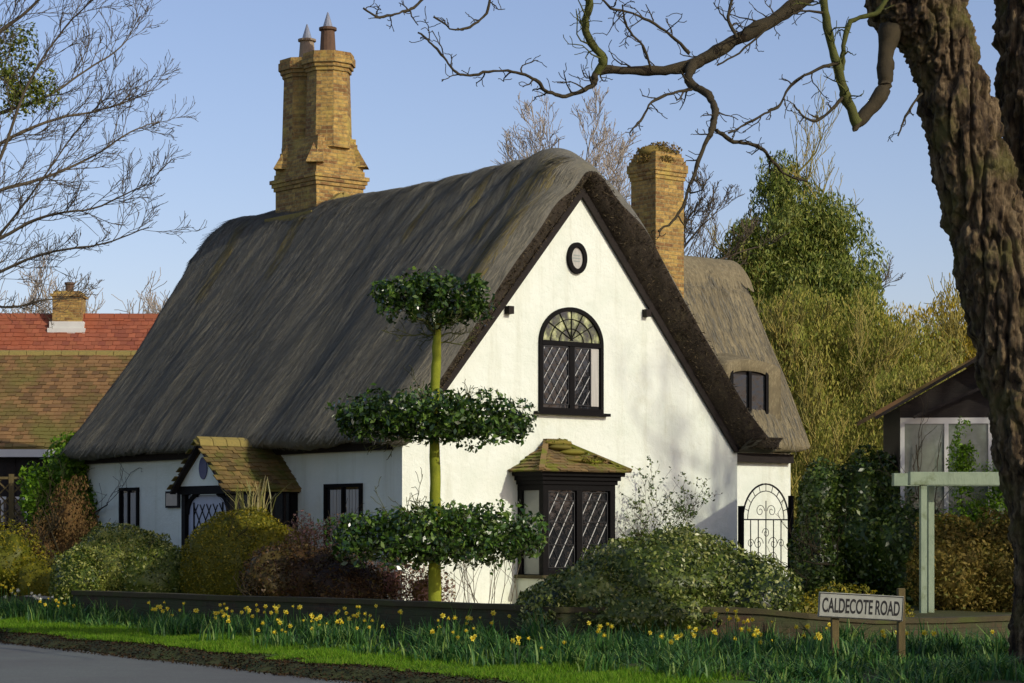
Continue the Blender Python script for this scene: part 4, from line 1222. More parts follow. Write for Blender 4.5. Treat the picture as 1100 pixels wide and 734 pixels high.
bush('lime_green_shrub', 'bright lime green shrub growing against the left end of the cottage', 'bush',
     [(-8.75, 44.2, 2.75, .62, .6, .8), (-8.45, 44.0, 1.9, .55, .5, .9), (-9.3, 44.2, 2.3, .5, .5, .7), (-8.8, 44.2, 1.2, .7, .6, 1.2)], 11000, .10, m_lime, 26, lump=.28, lump_s=2, shell=.5)
bush('brown_shrub', 'bare looking brown shrub below the lime green shrub at the left', 'bush',
     [(-8.3, 42.0, 1.5, .5, .45, 1.2), (-7.9, 41.6, 1.0, .4, .4, .9), (-8.8, 42.0, 1.1, .45, .45, .9)], 12000, .055, m_brownshrub, 27, lump=.2, lump_s=3, shell=.6, core=.6, up=1.2)
bush('yellow_green_bush', 'yellow green bush at the far left edge behind the daffodils', 'bush',
     [(-9.1, 40.0, .95, .75, .7, .85), (-8.2, 39.4, .7, .6, .5, .55), (-10.0, 40.5, 1.0, .8, .7, .8)], 14000, .05, m_golden, 28, lump=.18, lump_s=2.6, shell=.45)
bush('pink_flowering_shrub', 'low pinkish shrub under the bottom tier of the layered holly', 'bush',
     [(-2.0, 35.0, .75, .55, .35, .5), (-1.35, 34.6, .65, .45, .3, .42)], 5000, .05, m_pink, 29, lump=.25, lump_s=3, shell=.7, core=.4)
bush('pale_dry_shrub', 'pale dry twiggy shrub between the maroon hedge and the white wall', 'bush',
     [(-2.75, 35.3, 1.35, .5, .3, .55), (-3.3, 35.4, 1.5, .35, .3, .4)], 3200, .045, m_pink, 30, lump=.3, lump_s=3, shell=.8, core=0)
bush('dry_beech_hedge', 'brown leaved beech hedge behind the sage green pergola', 'hedge',
     [(7.0, 35.5, .95, .7, .45, .95), (7.9, 35.6, .95, .8, .45, 1.0), (8.8, 35.7, .95, .9, .45, 1.05)], 26000, .07, m_beech, 31, lump=.16, lump_s=2.4, shell=.35, twig=m_twig_grey)
bush('small_gold_shrub', 'small golden shrub just behind the street name sign', 'bush',
     [(4.35, 29.9, .62, .5, .3, .3), (3.85, 29.6, .5, .35, .3, .25), (5.0, 30.2, .5, .5, .3, .2)], 4200, .05, m_golden, 32, lump=.25, lump_s=3, shell=.6, core=.6)
# climber on the gable
e = empty('wall_climber', tuple(HP(5.5, -.3, G)), HU, 'sparse leafy climbing shrub against the white gable wall beside the bay window', 'climbing plant')
t = Twigs(41, up=.35, wander=.28, rmin=.003)
for k in range(9):
    t.limb(np.array([random.uniform(-.5, .6), .1, .4]), np.array([random.uniform(-.35, .45), random.uniform(-.08, .05), 1.0]), random.uniform(1.4, 2.4), .009, 2, (6, 3), (25, 60), 8)
t.build('stem', m_twig_grey, e)
P = np.concatenate([q[2:] for q in t.P]); r = np.random.default_rng(5)
P = P[r.choice(len(P), 1250)] + r.normal(0, .03, (1250, 3))
v, f = leaf_arrays(P, rand_dirs(1250, r), rand_dirs(1250, r), r.uniform(.04, .085, 1250), r.uniform(.025, .045, 1250))
link_mesh('foliage', v, f, m_ivy, e)
# slim canes by the corner of the white gable
e = empty('bare_rose_bush', tuple(HP(.9, -1.0, G)), HU, 'thin arching bare rose canes against the white wall right of the holly trunk', 'shrub')
t = Twigs(42, up=.05, wander=.1, rmin=.004)
for k in range(13):
    t.limb(np.array([random.uniform(-.7, .8), random.uniform(-.2, .2), 0]), np.array([random.uniform(-.5, .6), 0, 1.0]), random.uniform(.8, 1.3), .008, 1, (3,), (20, 45), 8)
t.build('cane', m_twig_grey, e)
# spiky plant beside the porch
e = empty('spiky_plant', tuple(HP(-1.3, 2.4, G)), 0, 'tall spiky plant standing beside the porch above the golden dome', 'plant')
r = np.random.default_rng(8); n = 60
v, f = blades(r.normal(0, .12, n), r.normal(0, .12, n), np.full(n, 1.45), r.uniform(.4, .85, n), r.uniform(.010, .018, n), r, .7)
link_mesh('leaves', v, f, mat_leaf('spiky_leaf', [S(120, 126, 60), S(150, 146, 90), S(172, 160, 110)], .3), e)
b = MB(); b.tube([(0, 0, 0), (.02, 0, .8), (0, 0, 1.55)], [.05, .04, .03], 7); b.build('stem', m_twig_grey, e)

# ---------------------------------------------------------------- layered holly
tb = np.array([-1.14, 33.0]); tg = .3
holly = empty('layered_holly_tree', (tb[0], tb[1], tg), 0, 'holly tree clipped into three flat tiers on a mossy green trunk before the gable corner', 'tree')
b = MB()
Pl, Rl = smooth_line([(0, 0, -.1), (.0, 0, 1.0), (.01, 0, 2.0), (-.01, .0, 3.1), (.03, 0, 4.0), (.05, 0, 4.9)], [.10, .088, .082, .074, .065, .035], 6)
v, f = tube_arrays([Pl], [Rl], 14)
v = v + (noise(v, 9.0) * .012)[:, None] * np.array([1, 1, 0])
link_mesh('trunk', v, f, m_trunk_green, holly, smooth=True)
def tier(blobs, n, seed, gap=.0):
    v, f = blob_leaves(blobs, n, .085, seed=seed, shell=.75, lump=.30, lump_s=3.6, aspect=.52, out=.35, gap=gap + .22)
    link_mesh('foliage_tier', v, f, m_holly, holly)
tier([(-.75, 0, 1.22, .85, .75, .40), (.0, -.1, 1.30, .9, .85, .42), (.85, 0, 1.25, .80, .7, .42), (-1.2, .1, 1.2, .42, .45, .33), (1.35, .0, 1.18, .36, .4, .33), (.2, .4, 1.3, .9, .6, .38), (-.4, -.3, 1.05, 1.0, .6, .3), (.6, -.3, 1.05, .9, .6, .3)], 21000, 51, .68)
tier([(-.7, 0, 3.0, .78, .7, .34), (.1, -.1, 3.03, .8, .8, .36), (.8, 0, 2.98, .62, .6, .34), (-1.12, .0, 2.95, .38, .4, .26), (1.2, .05, 2.85, .3, .35, .28), (-.3, -.2, 2.85, .9, .5, .26), (.6, -.2, 2.78, .7, .5, .28)], 15000, 52, .66)
tier([(-.35, 0, 4.78, .55, .5, .26), (.3, .0, 4.66, .58, .5, .32), (-.68, 0, 4.82, .26, .3, .2), (.0, .0, 4.55, .5, .5, .28), (.62, 0, 4.86, .25, .3, .25), (-.1, 0, 4.95, .5, .4, .22), (-.45, 0, 4.56, .35, .4, .18), (.45, 0, 4.5, .4, .4, .18), (.1, 0, 4.42, .3, .3, .16)], 8000, 53, .72)
for zz, R_, c in ((.98, 1.0, 9), (2.66, .9, 8), (4.15, .6, 10)):
    t = Twigs(54 + c + int(zz), up=.12, wander=.22, rmin=.005)
    for k in range(c):
        a_ = 2 * math.pi * k / c + .3
        t.limb(np.array([0, 0, zz + random.uniform(-.1, .15)]), np.array([math.cos(a_), math.sin(a_), .5]), R_, .017, 2, (4, 3), (25, 60), 6)
    t.build('branches', m_twig_moss, holly)

# ---------------------------------------------------------------- big roadside tree at the right
TY = 23.5
big = empty('old_roadside_tree', (at(1140, 703, TY)[0], TY, .1), 0, 'large old tree with rough leaning trunk and bare limbs at the right edge', 'tree')
bl = np.array([big.location.x, TY, .1])
def bark_tube(name, cl, seed, parent, na=200):
    Pp = [at(px, py, yy) - bl for px, py, w, yy in cl]; Rr = [w * .9 / 2 / F * yy for px, py, w, yy in cl]
    Pl, Rl = smooth_line(Pp, Rr, 46)
    v, f = tube_arrays([Pl], [Rl], na)
    cen = np.repeat(Pl, na, axis=0); d = v - cen; rr = np.linalg.norm(d, axis=1); d /= rr[:, None]
    th = np.tile(np.linspace(0, 2 * math.pi, na, endpoint=False), len(Pl)); hz = np.repeat(np.arange(len(Pl)), na) * .06
    q = np.stack([np.cos(th) * 1.0, np.sin(th) * 1.0, hz * .5], -1)
    ridg = 1 - np.abs(fbm(q + 5, 3.4, 3)) * 3.0
    disp = .07 * fbm(v + 50, 1.7, 3) + .035 * ridg - .08 * np.clip(1 - np.abs(fbm(v * np.array([1, 1, .14]), 8.5, 2)) * 6, 0, 1) + .10 * np.clip(fbm(v + 9, 4.5, 2) - .25, 0, 1) + .018 * noise(v, 30) + .045 * np.clip(fbm(v * np.array([1, 1, .6]), 13, 3), 0, 1)
    v = v + d * disp[:, None]
    return link_mesh(name, v, f, m_bark, parent, smooth=True), Pl
trunk1 = [(1150, 735, 150, TY), (1142, 690, 118, TY), (1136, 600, 100, TY), (1117, 480, 96, TY), (1090, 370, 95, TY), (1066, 260, 92, TY), (1042, 170, 82, TY), (1020, 82, 78, TY), (1002, 36, 84, TY), (978, -5, 104, TY), (950, -60, 84, TY), (905, -150, 70, TY - .3), (850, -300, 50, TY - .6), (800, -480, 26, TY - 1)]
bark_tube('trunk', trunk1, 1, big)
trunk2 = [(1160, 480, 80, TY + .5), (1158, 380, 98, TY + .5), (1148, 250, 104, TY + .6), (1130, 150, 104, TY + .6), (1118, 60, 106, TY + .7), (1118, -40, 104, TY + .8), (1130, -200, 66, TY + 1), (1180, -420, 30, TY + 1.5)]
bark_tube('second_trunk', trunk2, 2, big)
# burrs and clinging ivy stems on the trunk
r = np.random.default_rng(61)
def pl(lst, dy=0.0, dy2=None):
    n_ = len(lst); dy2 = dy if dy2 is None else dy2
    P_ = []; R_ = []
    for k, (px, py, w) in enumerate(lst):
        yy = TY + dy + (dy2 - dy) * k / (n_ - 1)
        P_.append(at(px, py, yy) - bl); R_.append(w / 2 / F * yy)
    return smooth_line(P_, R_, 5)
limb_t = Twigs(62, up=.10, wander=.30, rmin=.0045)
moss_t = Twigs(63, up=.10, wander=.30, rmin=.0045); moss_t2 = Twigs(65, up=.10, wander=.30, rmin=.0045)
def add_limb(tw, lst, dy, dy2, n, Lk, lv=2):
    P_, R_ = pl(lst, dy, dy2); r_ = tw.r
    P_ = P_ + r_.normal(0, .004, P_.shape)
    R_ = R_ * (1 + .10 * np.sin(np.arange(len(R_)) * .9 + r_.uniform(0, 6)))
    tw.put(P_, R_)
    if n: tw.kids(P_, np.minimum(R_, .016), Lk, lv, (n, 3, 3), (30, 75), (.35, .9), .1)
add_limb(limb_t, [(925, -70, 34), (900, -34, 24), (862, 0, 16), (830, 22, 15), (800, 38, 14), (770, 56, 14), (745, 69, 14), (720, 75, 11.5), (690, 76, 10), (655, 75, 9.5), (641, 79, 8.5), (637, 90, 6), (623, 99, 4.6), (604, 103, 4.4), (586, 98, 4.2), (576, 86, 3.8), (555, 78, 3.2), (530, 76, 3), (505, 81, 3), (490, 77, 2.8), (477, 62, 2.6), (464, 47, 2.6), (449, 35, 2)], 0, -1.2, 26, .55)
add_limb(moss_t, [(641, 78, 9), (648, 63, 8.5), (634, 45, 8.5), (629, 22, 8), (633, 0, 8), (624, -40, 7), (640, -90, 5)], -.8, -1.1, 12, .6)
add_limb(limb_t, [(745, 68, 12), (739, 84, 10), (744, 92, 9), (758, 100, 8.5), (767, 113, 8), (768, 126, 7.5), (764, 140, 6), (752, 168, 4.6), (742, 200, 3.8), (726, 234, 3), (707, 249, 2.4)], -.4, -1.5, 12, .45)
add_limb(limb_t, [(770, 140, 5), (788, 152, 4.6), (814, 157, 4.4), (828, 170, 3.4), (842, 186, 3), (868, 196, 2.2)], -.6, -.2, 9, .4)
add_limb(limb_t, [(985, -10, 40), (962, 18, 28), (953, 48, 20), (951, 78, 17), (949, 96, 17), (937, 115, 16), (923, 130, 13), (919, 137, 7), (917, 141, 1)], -.1, -.6, 0, 0)
add_limb(moss_t2, [(921, 132, 12), (910, 108, 11), (904, 88, 10), (896, 60, 9.5), (889, 30, 9), (885, 0, 8.5), (878, -50, 7), (884, -110, 5)], -.6, -1.0, 14, .55)
add_limb(moss_t2, [(904, 76, 6), (907, 50, 6), (914, 24, 5.5), (940, 14, 5), (960, -10, 4)], -.65, -.7, 4, .4)
add_limb(limb_t, [(901, 68, 3.6), (875, 76, 3.2), (850, 92, 3), (838, 112, 2.8), (822, 122, 2.8), (800, 134, 2.4), (782, 143, 2)], -.8, -1.2, 10, .4)
add_limb(limb_t, [(905, 104, 4), (893, 118, 3.6), (876, 130, 3), (862, 124, 2.4), (852, 112, 2)], -.7, -.9, 6, .3)
add_limb(limb_t, [(741, 57, 3.8), (715, 34, 3), (686, 17, 2.8), (656, 8, 2.6), (640, -8, 2.2)], -.7, -1.2, 10, .45)
add_limb(limb_t, [(462, -12, 3.6), (445, 7, 3), (428, 14, 2.8), (408, 19, 2.6), (391, 9, 2.2)], -1.3, -1.8, 7, .3)
add_limb(limb_t, [(528, -10, 3), (522, 14, 2.6), (508, 27, 2.6), (488, 32, 2.4), (466, 18, 2)], -1.3, -1.6, 5, .28)
add_limb(limb_t, [(743, 96, 3.4), (722, 100, 3), (700, 110, 2.8), (688, 130, 2.6), (676, 142, 2)], -.8, -1.3, 8, .3)
add_limb(limb_t, [(884, 14, 3), (860, 12, 2.6), (835, 22, 2.4), (800, 52, 2.2), (770, 70, 2)], -.9, -1.1, 9, .4)
add_limb(limb_t, [(700, 76, 3), (690, 50, 2.6), (674, 30, 2.4), (668, 6, 2)], -.9, -1.2, 6, .35)
add_limb(limb_t, [(792, 42, 4), (782, 18, 3.2), (790, -10, 2.6)], -.5, -.4, 7, .4)
add_limb(limb_t, [(940, -60, 30), (860, -90, 20), (760, -110, 15), (640, -110, 11), (520, -80, 7), (440, -40, 4)], -.2, -1.5, 26, 1.0, 2)
add_limb(limb_t, [(990, 100, 3), (975, 120, 2.6), (965, 145, 2)], -.3, -.5, 3, .25)
limb_t.build('limb', m_twig_dark, big, cut=.009)
def split_tw(tw, name, mat, cut):
    tw.build(name, mat, big, cut=cut)
split_tw(moss_t, 'mossy_limb', m_twig_moss, .009); split_tw(moss_t2, 'mossy_limb', m_twig_moss, .009)
# high crown off the top of the picture
t = Twigs(64, up=.25, wander=.2, rmin=.007)
top1 = at(800, -480, TY - 1) - bl
for k in range(9):
    t.limb(at(900 - 10 * k, -150 - 36 * k, TY) - bl, np.array([random.uniform(-1, 1), random.uniform(-.8, .8), .6]), random.uniform(2.5, 4.2), .07, 3, (7, 5, 4), (25, 55), 8)
for k in range(6):
    t.limb(at(1120 + 8 * k, -120 - 45 * k, TY + 1) - bl, np.array([random.uniform(.0, 1), random.uniform(-.8, .8), .7]), random.uniform(2.5, 4.0), .07, 3, (7, 5, 4), (25, 55), 8)
t.build('crown', m_twig_dark, big)

# ---------------------------------------------------------------- bare trees
def bare_tree(name, label, base, hgt, seed, material, rtrunk, limbs, kids=(7, 6, 5), lean=(0, 0), group=None, t0=.3, spreadr=(.35, .6), cut=.03, rmin=.006, up=.25, L0=None):
    e = empty(name, base, 0, label, 'tree', group)
    t = Twigs(seed, up=up, wander=.17, rmin=rmin); r_ = t.r
    P_ = [np.array([0, 0, -.1])]; d = np.array([lean[0], lean[1], 1.0])
    for k in range(9):
        P_.append(P_[-1] + (d + r_.normal(0, .10, 3) * np.array([1, 1, .2])) * hgt * .8 / 9)
    R_ = np.linspace(rtrunk, rtrunk * .18, 10)
    P_, R_ = smooth_line(P_, R_, 3)
    v, f = tube_arrays([P_], [R_], 10)
    link_mesh('trunk', v, f, material, e, smooth=True)
    for k in range(limbs):
        tt = t0 + (1 - t0) * (k + r_.random()) / limbs
        p, rr, dd = sample_line(P_, R_, min(tt, .97))
        a_ = k * 2.4 + r_.normal(0, .3)
        t.limb(p, np.array([math.cos(a_), math.sin(a_), r_.uniform(.3, .9)]), hgt * r_.uniform(*spreadr) * (1.15 - .6 * tt), rr * .6, 3, kids, (22, 52), 8)
    t.build('crown', material, e, cut)
    return e
bare_tree('bare_field_tree', 'tall bare tree standing well outside the right edge of the picture', (19.8, 26.6, .2), 18.5, 191, m_twig_grey, .26, 24, (6, 5, 3), spreadr=(.16, .26), t0=.35)
re_ = empty('unseen_shade_evergreen', (12.6, 14.6, .1), 0, 'unseen evergreen added beyond the right edge of the view to shade the flower bed', 'tree')  # out of view, added to cast shade over the foreground bed
B = [(0, 0, 3.2, 2.2, 2.0, 2.2), (0, 0, 4.6, 1.8, 1.8, 1.7), (1.5, 1.5, 3.8, 1.8, 1.8, 2.0), (-.8, -1.2, 3.2, 2, 2, 2.2)]
v, f = blob_leaves(B, 15000, .26, seed=193, shell=.6, lump=.3, lump_s=1.0, gap=.6)
link_mesh('crown', v, f, m_ever, re_)
b = MB(); b.tube([(0, 0, -.1), (.1, 0, 4), (0, 0, 10)], [.3, .22, .06], 10); b.build('trunk', m_bark, re_)
# left-hand ash reaching into the frame
lt = empty('bare_ash_tree', (-10.9, 34.5, .3), 0, 'bare tree leaning in from the left edge with ivy on its limbs', 'tree')
lb = np.array([-10.9, 34.5, .3])
t = Twigs(71, up=.14, wander=.13, rmin=.0042)
def lp(lst, yy0, yy1):
    n_ = len(lst)
    return smooth_line([at(a, b_, yy0 + (yy1 - yy0) * k / (n_ - 1)) - lb for k, (a, b_, w) in enumerate(lst)], [w * .68 / 2 / F * 34.5 for a, b_, w in lst], 5)
for lst, n_ in (([(-185, 330, 26), (-110, 275, 15), (-50, 235, 9), (0, 205, 6), (45, 192, 5), (100, 168, 3.6), (140, 142, 2.4), (172, 130, 1.4)], 22),
                ([(-190, 260, 26), (-110, 190, 14), (-50, 150, 9), (0, 122, 6), (50, 104, 4.5), (92, 76, 3), (130, 50, 2.2), (150, 18, 1.4)], 22),
                ([(-180, 400, 28), (-110, 330, 14), (-50, 285, 8), (0, 256, 5.5), (50, 232, 4.4), (100, 224, 3), (140, 206, 2), (166, 196, 1.4)], 20),
                ([(-190, 200, 24), (-100, 110, 14), (-40, 60, 9), (0, 34, 6), (36, 6, 4.5), (70, -30, 3)], 18),
                ([(-180, 430, 26), (-100, 360, 12), (-40, 315, 7), (0, 292, 5), (50, 272, 3.8), (110, 262, 2.6), (160, 244, 1.4)], 18),
                ([(-170, 300, 20), (-80, 215, 10), (0, 155, 6), (60, 128, 4.4), (110, 118, 3), (160, 100, 1.5)], 20),
                ([(-150, 360, 16), (-60, 300, 8), (0, 330, 3.6), (50, 322, 2.6), (90, 320, 1.6)], 12),
                ([(-150, 150, 18), (-60, 40, 12), (-10, -30, 8), (40, -90, 5)], 16),
                ([(-40, 236, 8), (0, 170, 5), (30, 90, 3.8), (70, 30, 2.6), (100, 0, 1.6)], 14),
                ([(-30, 290, 6), (10, 240, 4), (40, 200, 3), (90, 130, 2), (120, 100, 1.4)], 12)):
    P_, R_ = lp(lst, 34.5, 34.5 + random.uniform(-2.5, 2.5))
    t.put(P_, R_); t.kids(P_, np.minimum(R_, .014), 1.6, 3, (n_, 6, 3), (18, 46), (.35, .8), .25)
t.build('limb', m_twig_grey, lt, cut=.010)
Pl, Rl = smooth_line([(0, 0, -.2), (.1, 0, 1.5), (-.05, 0, 3.2), (.1, 0, 5.0), (0, 0, 7.2), (.2, 0, 9.5)], [.34, .28, .26, .22, .17, .08], 8)
v, f = tube_arrays([Pl], [Rl], 20); v = v + (noise(v, 5) * .03)[:, None] * np.array([1, 1, 0]); link_mesh('trunk', v, f, m_bark, lt, smooth=True)
iv = [at(18, 45, 34.5) - lb, at(8, 80, 34.4) - lb, at(20, 105, 34.5) - lb, at(-10, 60, 34.6) - lb, at(-40, 100, 34.5) - lb, at(40, 95, 34.5) - lb]
v, f = blob_leaves([(p[0], p[1], p[2], .42, .35, .36) for p in iv], 4200, .065, seed=72, shell=.9, lump=.4, lump_s=2.5, gap=.75)
link_mesh('ivy_growth', v, f, m_ever, lt)

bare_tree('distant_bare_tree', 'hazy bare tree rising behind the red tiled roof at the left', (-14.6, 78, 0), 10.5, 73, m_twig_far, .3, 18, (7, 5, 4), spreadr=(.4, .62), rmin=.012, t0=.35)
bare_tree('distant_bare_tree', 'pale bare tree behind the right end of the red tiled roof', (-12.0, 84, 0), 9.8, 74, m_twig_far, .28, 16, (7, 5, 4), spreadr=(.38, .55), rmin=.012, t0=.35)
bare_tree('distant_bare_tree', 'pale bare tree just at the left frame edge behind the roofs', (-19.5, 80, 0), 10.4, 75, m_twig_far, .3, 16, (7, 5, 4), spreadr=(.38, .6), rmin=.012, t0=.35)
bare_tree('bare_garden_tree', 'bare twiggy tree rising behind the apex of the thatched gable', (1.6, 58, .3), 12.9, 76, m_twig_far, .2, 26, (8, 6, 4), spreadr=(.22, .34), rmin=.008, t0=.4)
bare_tree('bare_garden_tree', 'bare twiggy tree between the square chimney and the evergreen', (4.7, 56, .3), 11.8, 77, m_twig_grey, .2, 20, (7, 6, 4), spreadr=(.2, .3), rmin=.008, t0=.35)
bare_tree('bare_garden_tree', 'bare slender tree just right of the evergreen top', (8.9, 61, .3), 9.6, 78, m_twig_grey, .2, 15, (7, 5, 4), spreadr=(.2, .3), rmin=.008, t0=.35)
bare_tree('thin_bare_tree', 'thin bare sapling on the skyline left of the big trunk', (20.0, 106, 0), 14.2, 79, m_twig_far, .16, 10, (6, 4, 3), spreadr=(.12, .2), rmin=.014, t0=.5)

# ---------------------------------------------------------------- evergreen and olive brush on the right
ev = empty('evergreen_tree', (7.4, 58, .2), 0, 'tall bushy green evergreen tree behind the wing of the cottage', 'tree')
B = [(-.2, 0, 9.3, 1.2, 1.2, 1.4), (-.4, 0, 10.4, .6, .7, .9), (.85, 0, 9.2, .8, .9, 1.0), (-.9, 0, 7.8, 1.0, 1.2, 1.6), (1.0, 0, 7.7, 1.25, 1.2, 1.8), (0, 0, 7.4, 1.5, 1.4, 1.8), (-1.7, 0, 6.9, 1.0, 1.1, 1.5), (1.6, 0, 6.8, .9, 1.0, 1.5), (-1.3, 0, 8.6, .6, .8, .9), (0, 0, 6.0, 2.3, 1.6, 2.3), (-1.6, 0, 5.8, 1.4, 1.3, 2.0), (1.7, 0, 5.6, 1.5, 1.4, 2.0), (0, 0, 3.6, 2.6, 1.8, 2.4)]
v, f = blob_leaves(B, 120000, .125, seed=81, shell=.5, lump=.26, lump_s=1.3, aspect=.30, out=.5, gap=.72, up=.9)
v, f = join_arrays((v, f), core_arrays(B, .45, lump=.26, lump_s=1.3)); link_mesh('crown', v, f, m_ever, ev)
b = MB(); b.tube([(0, 0, -.1), (.1, 0, 3), (0, 0, 6), (0, 0, 9)], [.3, .24, .16, .06], 10); b.build('trunk', m_bark, ev)
t = Twigs(82, up=.5, wander=.2, rmin=.008)
for k in range(7):
    q = B[k % 7]; t.limb(np.array([q[0], q[1], q[2] - .3]), np.array([random.uniform(-.9, .9), random.uniform(-.6, .2), 1.0]), random.uniform(1.6, 2.8), .035, 2, (8, 5), (20, 45), 7)
t.build('branches', m_twig_willow, ev)

def brush(label, base, blobs, seed, nst, nleaf, leafmat, twigmat, leaf=.13, rm=.010, gap=.6, name='willow_thicket'):
    e = empty(name, base, 0, label, 'shrub', 'olive yellow thicket behind the garden')
    t = Twigs(seed, up=.35, wander=.16, rmin=rm); r_ = t.r
    for k in range(nst):
        q = blobs[r_.integers(len(blobs))]
        a_ = r_.uniform(0, 2 * math.pi)
        st = np.array([q[0] + r_.uniform(-.6, .6) * q[3], q[1] - r_.uniform(0, .7) * q[4], max(.1, q[2] - q[5] * r_.uniform(-.3, 1.0))])
        t.limb(st, np.array([math.cos(a_) * 1.5, -abs(math.sin(a_)) * .5, 1.0]), r_.uniform(.45, .8) * q[5], .018, 2, (8, 4), (15, 40), 7, (.4, .8))
    t.build('stem', twigmat, e)
    v, f = blob_leaves(blobs, int(nleaf * 1.8), leaf * .8, seed=seed + 1, shell=.6, lump=.25, lump_s=.9, aspect=.28, out=.3, gap=gap, up=1.5)
    v, f = join_arrays((v, f), core_arrays(blobs, .5, lump=.25, lump_s=.9)); link_mesh('foliage', v, f, leafmat, e)
    return e
m_brush_mid = mat_leaf('green_olive_leaf', [S(110, 124, 44), S(144, 150, 60), S(178, 170, 82), S(134, 134, 64)], .3, .6, .2)
brush('olive green brushwood directly behind the right slope of the wing roof', (7.1, 53, .2), [(0, 0, 4.2, 1.8, 1.3, 2.6), (1.2, 0, 5.0, 1.5, 1.2, 2.2), (2.4, 0, 3.8, 1.6, 1.2, 2.6), (.9, 0, 1.8, 3.0, 1.2, 1.8), (-.5, 0, 5.8, 1.0, .9, 1.3)], 83, 60, 40000, m_brush_mid, m_twig_willow, gap=.7)
brush('golden yellow willow thicket left of the big trunk', (9.9, 57, .2), [(0, 0, 4.4, 2.0, 1.5, 2.3), (1.5, 0, 5.4, 1.8, 1.4, 2.4), (3.2, 0, 5.6, 2.0, 1.4, 2.6), (-1.4, 0, 4.0, 1.5, 1.3, 2.0), (1.2, 0, 2.2, 4.2, 1.4, 2.2)], 85, 90, 52000, m_olive, m_twig_willow, gap=.6)
brush('green brown brushwood above the dark garden house roof', (8.2, 47, .2), [(0, 0, 2.8, 1.6, 1.0, 1.9), (1.6, 0, 2.4, 1.5, 1.0, 1.8), (-1.3, 0, 2.0, 1.2, .9, 1.8), (.4, .3, 4.0, 1.2, .9, 1.0)], 87, 50, 26000, m_brush_mid, m_twig_willow, leaf=.11, gap=.7)
# distant tree belt that closes the horizon
for k, (xx, yy, ww, hh, lab) in enumerate(((-34, 120, 22, 6, 'distant woodland belt beyond the tiled roofs on the left'), (0, 130, 26, 5, 'distant woodland belt hidden behind the cottage'), (40, 122, 24, 8.2, 'distant brownish woodland belt on the right skyline'))):
    e = empty('distant_woodland', (xx, yy, 0), 0, lab, 'woodland')
    r = np.random.default_rng(90 + k)
    B = [(r.uniform(-ww, ww), r.uniform(-3, 3), hh * .5 * r.uniform(.8, 1), 4.5, 3, hh * .5 * r.uniform(.8, 1.1)) for _ in range(12)]
    v, f = blob_leaves(B, 16000, .38, seed=91 + k, shell=.4, lump=.2, lump_s=.5, gap=.6, aspect=.4, up=1)
    v, f = join_arrays((v, f), core_arrays(B, .8)); o = link_mesh('foliage', v, f, m_brownshrub, e); o['kind'] = 'stuff'

# ---------------------------------------------------------------- neighbouring buildings at the left
def gabled(name, label, cx, cy, z0, ez, rz, halfw, half_len, m_wall, m_roof, rot, tw, tl, cat='building', over=.25):
    e = empty(name, (cx, cy, z0), rot, label, cat)
    b = MB(); b.prism([(-halfw, -.2), (halfw, -.2), (halfw, ez - z0), (0, rz - z0 - .15), (-halfw, ez - z0)], -half_len, half_len, axis=0)
    b.build('wall', m_wall, e)
    b = MB(); Lr = math.hypot(halfw + over, rz - ez + .15)
    for sg in (-1, 1):
        upv = np.array([0, -sg * (halfw + over), (rz - ez + .15)]) / Lr
        base = np.array([-half_len - over, sg * (halfw + over), ez - z0 - .1])
        if sg < 0: tiles(b, lambda s, t: base + np.array([s, 0, 0]) + upv * t, int(2 * (half_len + over) / tw), int(Lr / tl), tw, tl, seed=int(cy), th=.03, jit=.02)
        q0 = base; q1 = base + upv * Lr; dx = np.array([2 * (half_len + over), 0, 0]); dn = np.array([0, 0, -.08])
        b.add([q0, q0 + dx, q1 + dx, q1, q0 + dn, q0 + dx + dn, q1 + dx + dn, q1 + dn], [(0, 1, 2, 3), (4, 7, 6, 5), (0, 4, 5, 1), (1, 5, 6, 2), (2, 6, 7, 3), (3, 7, 4, 0)])
    rf = b.build('roof', m_roof, e)
    b = MB()
    k = 0; x_ = -half_len - over
    while x_ < half_len + over - .3:
        b.prism([(-.14, rz - z0 - .04), (-.09, rz - z0 + .08), (0, rz - z0 + .12), (.09, rz - z0 + .08), (.14, rz - z0 - .04)], x_, x_ + .42, axis=0); x_ += .435
    b.build('ridge_tiles', m_lichen if 'brown' in name else m_tile_red, rf)
    b = MB(); b.box((-half_len - over, -halfw - over - .03, ez - z0 - .32), (half_len + over, -halfw - over + .0, ez - z0 - .14)); b.build('fascia', m_fascia, e)
    return e, rf
e, rf = gabled('red_roofed_house', 'house with orange red tiled roof and small brick chimney behind the left outbuilding', -14.5, 66.0, .2, 4.6, 7.9, 3.4, 7.0, m_brick_wall, m_tile_red, math.radians(2), .21, .19, 'house')
b = MB(); cx_, cz_ = 1.42, 7.55
b.box((cx_ - .42, -.5, 6.2), (cx_ + .42, .4, cz_ + .72)); b.box((cx_ - .47, -.55, cz_ + .72), (cx_ + .47, .45, cz_ + .80)); b.box((cx_ - .4, -.5, cz_ + .80), (cx_ + .4, .4, cz_ + .88))
c_ = b.build('chimney', m_brick_y, rf)
b = MB(); b.box((cx_ - .55, -.62, cz_ - .40), (cx_ + .55, .0, cz_ - .22)); b.box((cx_ - .5, -.56, cz_ - .22), (cx_ + .5, .0, cz_ - .02)); b.build('flashing', m_fascia, c_)
b = MB(); b.lathe([(.13, 0), (.12, .22), (.15, .24), (.15, .3)], (cx_, 0, cz_ + .88), 10); b.build('chimney_pot', m_pot_dark, c_)
e, rf = gabled('brown_roofed_outbuilding', 'long outbuilding with mossy brown tiled roof and cream fascia at the left edge', -13.6, 56.0, .2, 3.65, 6.0, 3.2, 7.0, m_wood_dark, m_tile_brown, math.radians(1), .19, .17, 'outbuilding')
